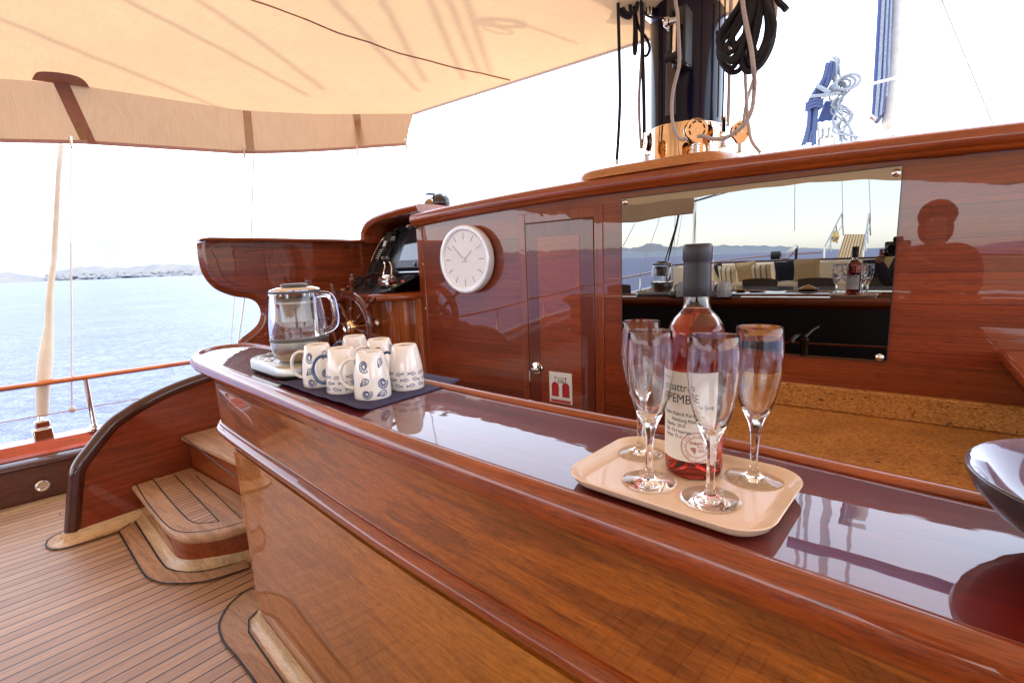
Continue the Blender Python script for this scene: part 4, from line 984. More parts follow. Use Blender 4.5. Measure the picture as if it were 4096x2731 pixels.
def ring(r, w, gaps=()):
    n = 72
    for k in range(n):
        if any(a <= k < b for a, b in gaps): continue
        a0, a1 = 2*pi*k/n, 2*pi*(k+1)/n
        mb.add([lab(ec[0]+(r+w)*cos(a0), ec[1]+(r+w)*sin(a0), .0003), lab(ec[0]+(r+w)*cos(a1), ec[1]+(r+w)*sin(a1), .0003), lab(ec[0]+(r-w)*cos(a1), ec[1]+(r-w)*sin(a1), .0003), lab(ec[0]+(r-w)*cos(a0), ec[1]+(r-w)*sin(a0), .0003)], [(0,1,2,3)])
ring(.0195,.00035); ring(.0185,.00012); ring(.0135,.0002); ring(.0126,.00012)
def arc_text(txt, r, a0, size):
    adv = size*.60
    for i, chh in enumerate(txt):
        a = a0-i*adv/r
        if chh == ' ': continue
        ca, sa = cos(a-pi/2), sin(a-pi/2)
        px, pz = ec[0]+r*cos(a), ec[1]+r*sin(a)
        text_mb(mb, chh, size, lambda x, y: lab(px+(x-size*.25)*ca-y*sa, pz+(x-size*.25)*sa+y*ca, .0003))
arc_text('This is the time, my love...', .0145, math.radians(235), .0046)
text_mb(mb, 'Vinkara', .0072, lambda x, y: lab(ec[0]-.0095+x, ec[1]+.0035+y, .0003), squeeze=.72, offset=.00008)
text_mb(mb, 'Winery', .0034, lambda x, y: lab(ec[0]+.000+x, ec[1]-.0002+y, .0003), squeeze=.8)
text_mb(mb, 'KALECIK', .0022, lambda x, y: lab(ec[0]+.0015+x, ec[1]-.0030+y, .0003), squeeze=.85)
text_mb(mb, 'ANKARA', .0024, lambda x, y: lab(ec[0]+.0015+x, ec[1]-.0056+y, .0003), squeeze=.85, offset=.00006)
random.seed(3)
for row, cnt in enumerate((4,5,5,4,3,2,1)):
    for k in range(cnt):
        gx, gz = ec[0]-.0045+(k-(cnt-1)/2)*.0014+row*.0003, ec[1]-.0005-row*.0012
        pts = [lab(gx+.0006*cos(t*pi/4), gz+.0006*sin(t*pi/4), .0003) for t in range(8)]; mb.add(pts, [list(range(8))])
star = [lab(ec[0]-.001+(.0011 if k % 2 == 0 else .00045)*sin(k*pi/5), ec[1]-.0161+(.0011 if k % 2 == 0 else .00045)*cos(k*pi/5), .0003) for k in range(10)]
mb.add(star, [list(range(10))])
part('label_emblem', mb, M['sealred'], lb, smooth=0)
# back label, facing the cabin wall
mb = MB(); ca0 = math.radians(90)
mb.grid([[((RL)*cos(ca0+t*.16), (RL)*sin(ca0+t*.16), z) for t in range(-6, 7)] for z in (.045,.09,.128)])
b2 = part('back_label', mb, M['paper'], bo, smooth=60)
mb = MB()
for k in range(13):
    z = .118-k*.0045; w = 4.6+.9*sin(k*2.1)
    mb.grid([[((RL+.0003)*cos(ca0+t*.15*w/5), (RL+.0003)*sin(ca0+t*.15*w/5), zz) for t in range(-5, 6)] for zz in (z, z+(.0011 if k else .006))])
for k in range(14): mb.grid([[((RL+.0003)*cos(ca0+.35+k*.035+d), (RL+.0003)*sin(ca0+.35+k*.035+d), zz) for d in (0,.012)] for zz in (.048,.056)])
part('back_print', mb, M['grey'], b2, smooth=0)

# kettle -----------------------------------------------------------
kx, ky = -1.345, .725
kt = T('glass_kettle', 'clear glass kettle with steel bottom and tea basket at the far bar end', 'kettle', (kx, ky, 0))
def kl(prof, n=56): return MB().lathe(prof, (kx, ky, 0), n, caps=False)
part('jug_bottom', kl([(.0,.040),(.058,.040),(.062,.044),(.070,.055),(.0765,.070),(.0780,.082),(.0780,.098),(.0,.098)]), M['brushed'], kt)
part('seal_ring', kl([(.0785,.096),(.0800,.098),(.0800,.103),(.0785,.105),(.07,.105),(.07,.096)]), M['grey'], kt)
jo = [(.0775,.105),(.0782,.112),(.0775,.140),(.0745,.170),(.0705,.200),(.0670,.222),(.0655,.232)]
ji = [(.0745,.105),(.0755,.112),(.0748,.140),(.0718,.170),(.0678,.200),(.0645,.222),(.0630,.232)]
part('glass_jug', kl(jo+ji[::-1]+[jo[0]]), M['kglass'], kt, smooth=60)
part('heater_plate', kl([(.073,.100),(.073,.107),(.0,.1075)]), M['steel'], kt)
part('lid', kl([(.0655,.2315),(.0675,.233),(.0675,.2375),(.0655,.2400),(.048,.2455),(.0,.2465)]), M['steel'], kt)
part('lid_band', kl([(.0660,.2285),(.0684,.2300),(.0684,.2352),(.0666,.2362)]), M['grey'], kt)
part('lid_knob', kl([(.0,.247),(.036,.247),(.037,.250),(.035,.2540),(.028,.2555),(.0,.2558)]), M['grey'], kt)
tb = part('tea_basket', kl([(.050,.200),(.050,.207),(.046,.209),(.043,.200),(.041,.150),(.0,.150),(.0,.1505),(.0405,.1508),(.0425,.199)]), plain('steel_mesh', (.42,.36,.30), .35, metal=.8, vs=500, var=.5), kt)
part('basket_rim', kl([(.0515,.206),(.0535,.206),(.0535,.214),(.050,.216),(.050,.206)]), M['grey'], tb)
mb = MB()
for a in (0.5, 2.1, 3.7, 5.3): mb.tube([(kx+.046*cos(a), ky+.046*sin(a), .212), (kx+.046*cos(a), ky+.046*sin(a), .232)], .004, 6)
part('basket_strut', mb, M['steel'], tb)
part('lift_rod', MB().tube([(kx+.045, ky+.03, .107), (kx+.045, ky+.03, .228)], .0065, 12), M['steel'], kt)
hd = Vector((.81,.585,0)); c0 = Vector((kx, ky, 0))
hpz = cat([tuple(c0+hd*.062+Vector((0,0,.221))), tuple(c0+hd*.080+Vector((0,0,.2225))), tuple(c0+hd*.098+Vector((0,0,.219))), tuple(c0+hd*.1075+Vector((0,0,.204))), tuple(c0+hd*.1110+Vector((0,0,.175))), tuple(c0+hd*.1110+Vector((0,0,.150))), tuple(c0+hd*.103+Vector((0,0,.130))), tuple(c0+hd*.078+Vector((0,0,.117)))], 5)
part('handle', MB().tube(hpz, .0105, 12, flat=(1.25,.8)), glassmat('handle_plastic', (.93,.93,.95), 1.45, .02), kt, label='clear plastic handle')
mb = MB(); sp_ = -Vector((.787,.617,0))
mb.tube([tuple(c0+sp_*.060+Vector((0,0,.230))), tuple(c0+sp_*.072+Vector((0,0,.226))), tuple(c0+sp_*.066+Vector((0,0,.212)))], [.010,.006,.002], 8)
part('spout', mb, M['kglass'], kt)
mb = MB(); R9 = .0787; ta = math.atan2(-ky, -kx)
text_mb(mb, 'Breville', .0150, lambda x, y: (kx+R9*cos(ta+.62+x/R9), ky+R9*sin(ta+.62+x/R9), .083+y), offset=.0002)
part('engraved_name', mb, M['grey'], kt, smooth=0)
kb_ = T('kettle_base', 'flat steel heating base with round buttons under the glass kettle', 'kettle base', (-1.392,.713,0), math.radians(-6), local=True)
hx, hy = .150, .078
R_ = [rrect(hx-.006,hy-.006,.06,.002,10), rrect(hx-.002,hy-.002,.064,.005,10), rrect(hx-.002,hy-.002,.064,.011,10)]
part('rubber_foot', MB().loft(R_, caps=True), M['black'], kb_, smooth=60)
R_ = [rrect(hx,hy,.066,.011,10), rrect(hx,hy,.066,.032,10), rrect(hx-.002,hy-.002,.064,.036,10), rrect(hx-.007,hy-.007,.059,.0385,10)]
part('steel_housing', MB().loft(R_, caps=True), M['brushed'], kb_, smooth=50)
mb = MB()
for x, y, r in ((-.06,-.055,.011),(-.035,-.045,.013),(-.095,-.050,.008),(-.01,-.055,.013),(-.125,-.01,.008),(-.125,.02,.008)):
    part('control_button', MB().lathe([(r,.0385),(r,.0415),(r*.8,.0425),(0,.0425)], (x, y, 0), 18), M['steel'], kb_)
part('display_window', MB().rbox(-.118,-.085,-.04,.0,.0385,.0395,.004), M['grey'], kb_)
part('power_cable', MB().tube(cat([(.14,.03,.006),(.17,.05,.004),(.19,.02,.004),(.2,-.005,.004)],5), .003, 6), M['black'], kb_)

# placemat
mm = MB(); c4 = [(-1.262,.598),(-.842,.562),(-.842,.852),(-1.10,.888)]
c4 = [(-1.262,.598),(-.841,.5615),(-.835,.850),(-1.03,.885)]
rows = []
for j in range(21):
    v = j/20; row = []
    for i in range(31):
        u = i/30
        a = Vector((c4[0][0], c4[0][1], 0)).lerp(Vector((c4[1][0], c4[1][1], 0)), u); b_ = Vector((-1.235,.872,0)).lerp(Vector((c4[2][0], c4[2][1], 0)), u)
        p = a.lerp(b_, v); zz = .0105+.0012*sin(u*9+v*4)*(abs(v-.5)*2)**2+.0008*sin(u*31)*(v < .05)
        row.append((p.x, p.y+.0008*sin(u*40)*(1 if v in (0,) else 0), zz if 0 else max(.0018, zz*(.25+.75*max(0, (abs(v-.5)*2-.8)*5)))))
    rows.append(row)
mo_ = one('placemat', 'dark navy woven placemat lying under the upturned mugs', 'placemat', mm.grid(rows), M['mat'], smooth=60)
sol = mo_.modifiers.new('thick', 'SOLIDIFY'); sol.thickness = .0014; sol.offset = 1

# mugs -------------------------------------------------------------
mp = [(.0405,0),(.0412,.002),(.0412,.012),(.0408,.030),(.0392,.050),(.0366,.068),(.0334,.084),(.0306,.096),(.0290,.1015),(.0268,.1038),(.0245,.1042),(.0228,.1036),(.0220,.1020),(.0,.1018)]
mi_ = [(.0372,.0),(.0375,.03),(.036,.05),(.0335,.068),(.030,.084),(.026,.094),(.0,.096)]
def mr(z):
    for (r0_, z0), (r1_, z1) in zip(mp[:9], mp[1:9]):
        if z0 <= z <= z1: return r0_+(r1_-r0_)*(z-z0)/(z1-z0)
    return mp[0][0] if z < 0 else .029
def mw(s, z, off=.00022, a0=0):
    r = mr(z); a = a0+s/.039; return ((r+off)*cos(a), (r+off)*sin(a), z)
def stroke(mb, pts, w, a0):
    for (x0, y0), (x1, y1) in zip(pts, pts[1:]):
        d = math.hypot(x1-x0, y1-y0) or 1e-9; nx, ny = -(y1-y0)/d*w/2, (x1-x0)/d*w/2
        zc = lambda v: max(.0005, min(.0995, v))
        mb.add([mw(x0+nx, zc(y0+ny), a0=a0), mw(x1+nx, zc(y1+ny), a0=a0), mw(x1-nx, zc(y1-ny), a0=a0), mw(x0-nx, zc(y0-ny), a0=a0)], [(0,1,2,3)])
def nautilus(mb, cx, cz, r, rot, a0):
    def P(t, k): # spiral: t 0..1 over 1.6 turns
        a = rot+t*2*pi*1.6; q = r*(.16+.84*t**1.15)*k; return (cx+q*cos(a), cz+q*sin(a)*1.05)
    stroke(mb, [P(i/40, 1) for i in range(41)], r*.13, a0)
    for i in range(17):
        t = .40+.6*i/16; t2 = t-1/1.6
        q_in = P(t, .42); stroke(mb, [q_in, P(t, .72), P(t, .98)], r*.12, a0)
    stroke(mb, [P(.40+.6*i/20, .42) for i in range(21)], r*.05, a0)
    stroke(mb, [P(1, .42), P(1, 1)], r*.08, a0)
def whelk(mb, cx, cz, r, rot, a0):
    c, s_ = cos(rot), sin(rot)
    def Q(x, y): return (cx+(x*c-y*s_)*r, cz+(x*s_+y*c)*r)
    stroke(mb, [Q(*p) for p in ((-1,-.5),(-.6,.1),(-.2,.55),(.3,.75),(.8,.5),(1,.1),(.7,-.35),(.2,-.5),(-.3,-.45),(-1,-.5))], r*.16, a0)
    stroke(mb, [Q(*p) for p in ((.75,.35),(.45,.1),(.35,-.2),(.1,-.45))], r*.08, a0)
    for k in range(8):
        f_ = -.8+k*.17; stroke(mb, [Q(f_, -.42), Q(f_+.14, -.05+.1*k/8), Q(f_+.22, .15+.07*k)], r*.06, a0)
    f4 = [Q(-1,-.5), Q(-.6,.1), Q(-.35,.35), Q(-.45,-.2), Q(-.7,-.42)]
    mb.add([mw(x, z, .0002, a0) for x, z in f4], [list(range(5))])
def fish(mb, cx, cz, r, rot, a0):
    c, s_ = cos(rot), sin(rot)
    def Q(x, y): return (cx+(x*c-y*s_)*r, cz+(x*s_+y*c)*r)
    up = [(-1,0),(-.8,.22),(-.4,.36),(0,.30),(.45,.05),(.95,-.32)]; dn = [(x, -y) for x, y in up]
    stroke(mb, [Q(*p) for p in up], r*.12, a0); stroke(mb, [Q(*p) for p in dn], r*.12, a0)
    stroke(mb, [Q(.95,-.32), Q(.78,0), Q(.95,.32)], r*.12, a0)
    for x in (-.55,-.3,-.05,.2): 
        h = .30-.25*max(0, x+.1); stroke(mb, [Q(x, -h), Q(x+.08, 0), Q(x, h)], r*.06, a0)
    stroke(mb, [Q(-.78,.05), Q(-.72,.05)], r*.1, a0)
def mug(kind, loc, rz, label):
    t = T('upturned_mug', label, 'mug', loc, rz, 'upturned mugs on the placemat', local=True)
    mb = MB().lathe(mp+mi_[::-1]+[mp[0]], (0,0,0), 48, caps=False)
    mb.mi = 1
    random.seed(11)
    if kind == 'shell':
        for i in range(6):
            a = i*pi/3+.35
            nautilus(mb, 0, (.076 if i % 2 else .036), .0150, .6+i, a); whelk(mb, 0, (.040 if i % 2 else .080), .0112, .3*i, a)
            if i % 2 == 0: whelk(mb, 0, .012, .0115, -.2, a-.1)
            else: nautilus(mb, 0, .0145, .0125, 2+i, a+.1)
    else:
        for i in range(9):
            a = i*2*pi/9
            fish(mb, 0, .012, .0098, random.uniform(-.3,.3)+(pi if i % 2 else 0), a); fish(mb, 0, .026, .0098, random.uniform(-.3,.3)+(0 if i % 2 else pi), a+.34); fish(mb, 0, .040, .0098, random.uniform(-.3,.4)+pi*(i % 3 == 0), a+.1)
    mb.mi = 0
    part('mug_body', mb, [M['ceramic'], M['blueprint']], t, smooth=50)
    hc = cat([(.034,0,.084),(.046,0,.086),(.060,0,.078),(.0685,0,.062),(.0690,0,.045),(.0620,0,.029),(.050,0,.021),(.038,0,.020)], 4)
    part('handle', MB().tube(hc, .0048, 12, flat=(1.25,.8)), M['ceramic'] if kind == 'shell' else M['bluehandle'], t, label='pale handle' if kind == 'shell' else 'blue handle')
    part('base_ring', MB().lathe([(.0262,.1039),(.0268,.1044),(.0240,.1048),(.0232,.1042)], (0,0,0), 40, caps=False), M['ceramicedge'], t)
    mb = MB(); text_mb(mb, 'made by hand', .0052, lambda x, y: (x-.012, y-.002, .1022)); text_mb(mb, '~', .01, lambda x, y: (x-.004, y+.004, .1022))
    mb2 = MB()
    for k in range(3): mb2.box(-.011+k*.002, .010-k*.001, -.006+k*.005, -.0052+k*.005, .1019, .1021)
    part('base_mark', mb2, M['grey'], t, smooth=0)
    return t
hz = .0032
H0 = math.radians(-142)
a_ = mug('shell', (-1.139,.656,hz), H0-.05, 'cream mug with blue seashells and cream handle, leftmost of the mugs')
b_ = mug('fish', (-1.027,.652,hz), H0+.08, 'cream fish mug with blue handle, second from left in the front row')
copy_thing(a_, (-.921,.655,hz), H0+.02, 'cream seashell mug standing nearest the front corner of the placemat')
copy_thing(b_, (-1.175,.790,hz), H0-.2, 'plain-looking cream fish mug at the back, half hidden by the front row')
copy_thing(a_, (-1.055,.782,hz), H0+.35, 'cream seashell mug in the back row, left of the rightmost mug')
copy_thing(b_, (-.915,.750,hz), H0-.1, 'cream mug with blue fish, rightmost on the placemat')

# bowl at the right
bw = T('purple_bowl', 'wide dark clay bowl with glossy purple glaze inside at the right edge', 'bowl', (.200,.630,0))
bc = (.200,.630,0)
part('bowl_shell', MB().lathe([(.0,.006),(.040,.006),(.044,.001),(.050,.001),(.054,.008),(.085,.022),(.112,.042),(.128,.062),(.1335,.076),(.1335,.0795),(.1305,.0805)], bc, 64, caps=False), M['bowlout'], bw, smooth=60)
part('bowl_glaze', MB().lathe([(.1315,.0808),(.1285,.0795),(.122,.066),(.105,.046),(.080,.028),(.045,.015),(.0,.012)], bc, 64, caps=False), M['bowlin'], bw, smooth=60)

# ================================================================== MAST AND RIGGING
MX, MY = -.80, 2.62
pad = T('mast_pad', 'pale varnished wooden pad under the mast on top of the coaming', 'mast pad', (-.88,2.3,.66))
pr = sm([(-1.23,2.16),(-1.15,2.105),(-.9,2.095),(-.66,2.10),(-.57,2.16),(-.55,2.4),(-.60,2.85),(-.8,2.95),(-1.1,2.9),(-1.22,2.6)],4)
pr = pr+[pr[0]]
mb = MB()
def padz(x): return cam_z(x)
rings = []
for d, h in ((.012,-.004),(.012,.012),(.006,.026),(-.004,.036),(-.02,.041)):
    rings.append([(x, y, padz(x)+h) for x, y in offs(pr[:-1], d)])
mb.loft(rings, caps=True); part('pad_board', mb, M['teakpad'], pad, smooth=50)
ms = T('mast', 'thick glossy navy oval mast with polished steel collar, rising from the cabin roof', 'mast', (MX,MY,.68))
mc = Vector((-.83, 2.46, 0)); RX, RY = .160, .20
def oval(z, k=1.0, n=48): return [(mc.x+(RX*k)*cos(2*pi*i/n), mc.y+(RY*k)*sin(2*pi*i/n), z) for i in range(n)]
part('mast_tube', MB().loft([oval(.86), oval(3), oval(9, .95), oval(16, .8)], caps=True), M['mast'], ms, smooth=60)
part('steel_collar', MB().loft([oval(.69, 1.025), oval(.868, 1.025), oval(.872, 1.01)], caps=True), M['collar'], ms, smooth=40)
part('sail_track', MB().box(mc.x-.022, mc.x+.022, mc.y-RY-.010, mc.y-RY+.03, .90, 12), plain('brown_track', (.05,.028,.022), .35, coat=.5), ms, bevel=.004)

def block(label, x, y, z, s, yaw, group='deck blocks at the foot of the mast', kind='cheek', lean=0):
    """polished block standing on a spring"""
    t = T('deck_block', label, 'pulley block', (x, y, z), yaw, group, local=True)
    mb = MB(); hp_ = [(.011*cos(k*pi/5.2), .011*sin(k*pi/5.2), .003+.03*k/44) for k in range(45)]
    part('spring', MB().tube([(p[0]*s*1.5, p[1]*s*1.5, p[2]*s*1.6) for p in hp_], .0019*s, 6), M['steel'], t)
    part('swivel_base', MB().lathe([(.026*s,0),(.026*s,.005*s),(.012*s,.010*s),(.010*s,.055*s),(.0,.055*s)], (0,0,0), 20), M['steel'], t)
    cz_ = .105*s
    def egg(k, y):
        o = []
        for i in range(28):
            a = 2*pi*i/28; r = .047*s*k
            x_, z_ = r*cos(a), r*sin(a)
            if z_ < -.5*r: x_ *= .72; z_ = z_*1.25
            o.append((x_, y, cz_+z_))
        return o
    for sy in (-1, 1):
        y0 = sy*.011*s
        part('cheek_plate', MB().loft([egg(1, y0-.0018*s), egg(1, y0+.0018*s)], caps=True), M['collar'], t, smooth=40)
        mb = MB(); yy = y0+sy*.0021*s
        for i in range(8):
            a0 = i*pi/4+.12
            if i in (5, 6): continue
            pts = [(q*cos(a0+f_), q*sin(a0+f_)) for q, f_ in ((.036*s,0),(.036*s,.27),(.036*s,.54),(.029*s,.54),(.029*s,.27),(.029*s,0))]
            mb.add([(p, yy, cz_+q) for p, q in pts], [list(range(6))])
        part('cut_out', mb, M['ink'], t, smooth=0)
        part('axle_pin', MB().lathe([(.006*s,0),(.005*s,.003*s),(0,.0035*s)], (0, yy, cz_), 12, axis=(0,sy,0)), M['steel'], t)
    part('sheave', MB().lathe([(.040*s,-.008*s),(.033*s,0),(.040*s,.008*s)], (0,0,cz_), 24, axis=(0,1,0)), M['blackgloss'], t)
    return t
z0 = padz(-.85)+.040
bA = [(-0.6916,2.1600,0.7042)][0]; bB = [(-0.9242,2.2000,0.7203)][0]
block('large polished pulley block with grey rope standing before the mast collar', bA[0], 2.17, z0-.004, .98, math.radians(38))
block('polished pulley block edge-on with black rope, left of the mast foot', bB[0], 2.22, padz(bB[0])+.036, .95, math.radians(128))
bC = [(-0.6328,2.3500,0.7449)][0]
block('polished twin pulley block edge-on at the right side of the mast collar', bC[0], 2.36, bC[2], .95, math.radians(105))
bD = [(-0.6097,2.5500,0.7660)][0]
block('polished round pulley block behind the coaming, farthest right of the mast foot', bD[0], 2.55, bD[2]-.02, .95, math.radians(38))

rg = 'ropes hanging around the mast'
def rope(label, pts, r, m='ropeblack', group=rg, n=6, nm='rope', cat_='rope'):
    return one(nm, label, cat_, MB().tube(cat(pts, n), r, 8), M[m], group=group)
rope('straight black rope farthest left, hanging clear of the mast to the roof pad', [(p[0],p[1],p[2]) for p in [(-1.0471,2.1800,1.7159),(-1.0420,2.1800,1.3725),(-1.0376,2.1800,1.1801),(-1.0357,2.1800,0.9927),(-1.0430,2.1800,0.8505),(-1.0525,2.1800,0.7347)]], .0075)
one('rope_whipping', 'white taped end of the leftmost black rope, touching the roof pad', 'rope end', MB().tube([(-1.0510,2.1780,0.7367),(-1.0517,2.1780,0.7155)], .0082, 10), M['white'])
rope('black rope loop hanging left of the mast, ending in mid-air', [(-0.9906,2.2400,1.6341),(-0.9930,2.2400,1.3867),(-0.9930,2.2400,1.2774),(-0.9956,2.2400,1.2136),(-0.9908,2.2400,1.1900),(-0.9844,2.2400,1.2105),(-0.9824,2.2400,1.2744),(-0.9904,2.2400,1.3451),(-1.0009,2.2400,1.4433),(-1.0035,2.2400,1.6391)], .0066)
rope('black double rope running down into the left pulley block', [(-0.9585,2.2300,1.7030),(-0.9549,2.2300,1.3532),(-0.9491,2.2300,1.1705),(-0.9432,2.2300,0.9834),(-0.9411,2.2300,0.8644),(-0.9398,2.2300,0.7921)], .0088)
rope('grey braided rope beside the black one left of the mast', [(-0.9467,2.2500,1.6647),(-0.9506,2.2500,1.3767),(-0.9604,2.2500,1.2253),(-0.9731,2.2500,1.0418),(-0.9744,2.2500,0.9467),(-0.9699,2.2500,0.8589),(-0.9643,2.2500,0.7847)], .0066, 'rope')
rope('short curved black rope looping out between rope and mast', [(-0.9966,2.2600,1.3675),(-0.9806,2.2600,1.3031),(-0.9439,2.2600,1.2465),(-0.9302,2.2600,1.2061),(-0.9383,2.2600,1.1807),(-0.9513,2.2600,1.1772)], .0066)
rope('grey braided rope curving from the mast jammer into the front pulley block', [(-0.7794,2.1300,1.4263),(-0.7686,2.1300,1.2932),(-0.7613,2.1300,1.2540)] + [(-0.7449,2.1000,1.1616),(-0.7402,2.1000,1.0533),(-0.7494,2.1000,1.0056),(-0.7623,2.1000,0.9580),(-0.7684,2.1000,0.8953),(-0.7644,2.1000,0.8341),(-0.7508,2.1000,0.7882),(-0.7275,2.1000,0.7580),(-0.7049,2.1000,0.7583)], .0074, 'rope')
rope('long grey braided rope sweeping down right of the mast into the front block', [(-0.4919,1.9900,1.2664),(-0.4827,1.9900,1.1510),(-0.4674,1.9900,1.0716),(-0.4504,1.9900,0.9951),(-0.4396,1.9900,0.9235)] + [(-0.4497,2.0600,0.8992)] + [(-0.4631,2.1200,0.8936),(-0.4674,2.1200,0.8316),(-0.4845,2.1200,0.7873),(-0.5153,2.1200,0.7588),(-0.5594,2.1200,0.7380),(-0.6100,2.1200,0.7428),(-0.6448,2.1200,0.7595),(-0.6690,2.1200,0.7630)], .0078, 'rope')
rope('grey rope hanging vertically to the right of the mast', [(-0.6308,2.4000,1.4811),(-0.6283,2.4000,1.3261),(-0.6293,2.4000,1.1329),(-0.6262,2.4000,0.9969),(-0.6262,2.4000,0.9053),(-0.6263,2.4000,0.8450)], .0075, 'rope')
rope('grey rope ending over the coaming at the far right of the mast foot', [(-0.5828,2.4200,1.4719),(-0.5734,2.4200,1.1677),(-0.5657,2.4200,1.0326),(-0.5581,2.4200,0.9407),(-0.5482,2.4200,0.8476),(-0.5322,2.4200,0.7711),(-0.4947,2.4200,0.7142)], .0072, 'rope')
rope('thin grey rope crossing behind the big rope coil', [(-0.4825,2.4500,1.3477),(-0.4633,2.4500,1.2824),(-0.4800,2.4500,1.1808),(-0.5115,2.4500,1.1155),(-0.5428,2.4500,1.0165),(-0.5628,2.4500,0.9483),(-0.5718,2.4500,0.8810),(-0.5725,2.4500,0.8346)], .0072, 'rope')
rope('thin black halyard down the right side of the mast', [(-0.6478,2.3000,1.4471),(-0.6454,2.3000,1.2799),(-0.6439,2.3000,1.1087),(-0.6425,2.3000,0.8884),(-0.6434,2.3000,0.8684)], .0032)
rope('second thin black halyard right of the mast', [(-0.6281,2.3000,1.4400),(-0.6247,2.3000,1.2734),(-0.6229,2.3000,1.1031),(-0.6226,2.3000,0.8842),(-0.6235,2.3000,0.8532)], .0032)
# coil of black rope hung right of the mast
ck_pts = []
loops = [(1440,640,300,430,0.10),(1480,620,250,400,-.12),(1290,690,150,250,.15),(1400,690,170,300,.05),(1520,655,200,380,-.2),(1330,500,160,200,.5),(1560,560,130,380,-.05),(1470,560,90,330,.2)]
anchor = (1500,-120)
mbc = MB()
def pxY(x, y, Y): return None
coilA = [(-0.4610,2.0600,1.2300)][0]; ux = Vector([(-0.4248,2.0600,1.2176)][0])-Vector(coilA); uy = Vector([(-0.4596,2.0600,1.1937)][0])-Vector(coilA)
def cpt(x, y, d=0): return tuple(Vector(coilA)+ux*((x-1500)/100)+uy*((y+150)/100)+Vector((-.1*d, -d, 0)))
coil = [
 [(1480,-150),(1400,60),(1230,250),(1145,420),(1150,560),(1230,665),(1310,670),(1370,590),(1380,400),(1420,150),(1500,-150)],
 [(1500,-150),(1440,80),(1300,300),(1210,420),(1195,520),(1240,590),(1310,560),(1400,430),(1460,150),(1510,-150)],
 [(1520,-150),(1500,60),(1420,300),(1370,500),(1390,630),(1450,670),(1540,610),(1620,450),(1665,250),(1640,90),(1560,-150)],
 [(1530,-150),(1520,100),(1460,300),(1380,480),(1390,570),(1440,590),(1520,500),(1590,330),(1600,150),(1550,-150)],
 [(1510,-150),(1460,100),(1370,280),(1290,400),(1240,480),(1280,520),(1360,450),(1440,300),(1500,120),(1530,-150)],
 [(1540,-150),(1560,60),(1540,260),(1480,400),(1480,540),(1530,560),(1600,440),(1640,260),(1610,80),(1560,-150)],
 [(1480,-150),(1380,100),(1290,250),(1260,360),(1290,420),(1350,380),(1430,230),(1500,-150)],
 [(1500,-150),(1480,120),(1430,350),(1380,520),(1340,590),(1290,600),(1220,520),(1180,400),(1250,260),(1380,80),(1470,-150)],
 [(1560,-150),(1620,60),(1680,200),(1670,320),(1600,430),(1540,520),(1500,440),(1520,250),(1550,50),(1540,-150)],
 [(1470,-150),(1330,120),(1210,330),(1165,460),(1200,620),(1290,640),(1350,520),(1420,260),(1490,-150)],
 [(1540,-150),(1530,120),(1500,330),(1440,520),(1420,600),(1470,640),(1560,560),(1640,380),(1655,180),(1590,-150)],
 [(1450,-150),(1420,60),(1340,240),(1310,360),(1330,460),(1400,420),(1470,200),(1520,-150)],
 [(1550,-150),(1600,100),(1630,280),(1560,480),(1500,600),(1450,560),(1460,400),(1500,150),(1520,-150)],
 [(1120,320),(1200,290),(1290,210),(1340,110),(1400,-20),(1450,-150)]]
for i, L in enumerate(coil):
    mbc.tube(cat([cpt(x, y, .05*((i*37 % 10)/10-.3)) for x, y in L], 6), .0098, 8)
one('rope_coil', 'large bundle of looped black rope hanging right of the mast', 'rope coil', mbc, M['ropeblack'])
mb = MB(); mb.tube(cat([cpt(x, y, -.02) for x, y in ((1640,-100),(1700,0),(1740,40),(1765,70))], 4), .0105, 8)
one('rope_end', 'thick black rope end sticking out right of the coil', 'rope end', mb, M['ropeblack'])
# bundle at upper left on a winch
wn = T('mast_winch', 'chrome winch drum wrapped with black rope at the upper left of the mast', 'winch', [(-1.0304,2.3000,1.4659)][0])
wc = Vector([(-1.0413,2.3000,1.4787)][0])
part('winch_drum', MB().lathe([(.07,-.06),(.06,-.045),(.045,-.02),(.045,.05),(.065,.07)], tuple(wc), 28, axis=(.5,-.5,.35)), M['chrome'], wn)
mb = MB()
for k in range(5):
    mb.lathe([(.052+.008*cos(t*pi/4), -.035+k*.017+.008*sin(t*pi/4)) for t in range(9)], tuple(wc), 24, axis=(.5,-.5,.35), caps=False)
part('rope_wrap', mb, M['ropeblack'], wn)
hk = [(-1.0408,2.2400,1.4157),(-1.0572,2.2400,1.3842),(-1.0356,2.2400,1.3545),(-1.0089,2.2400,1.3440),(-1.0036,2.2400,1.3901)]
rope('thick bundle of black rope under the winch, left of the mast', [(-1.0470,2.2200,1.5588),(-1.0529,2.2200,1.4261),(-1.0477,2.2200,1.3698),(-1.0237,2.2200,1.3464),(-1.0025,2.2200,1.3422),(-1.0051,2.2200,1.3926),(-1.0208,2.2200,1.4695),(-0.9946,2.2200,1.5180),(-0.9739,2.2200,1.4447),(-0.9712,2.2200,1.3817),(-0.9815,2.2200,1.3537),(-1.0210,2.2200,1.3615),(-1.0422,2.2200,1.4045),(-1.0313,2.2200,1.4865)], .0085)
mb = MB(); b0 = Vector([(-0.9372,2.2800,1.3670)][0]); mb.box(b0.x-.025, b0.x+.02, b0.y-.03, b0.y+.10, b0.z-.03, b0.z+.008)
one('mast_bracket', 'small chrome bracket on the left side of the mast near the winch', 'bracket', mb, M['chrome'], bevel=.004)
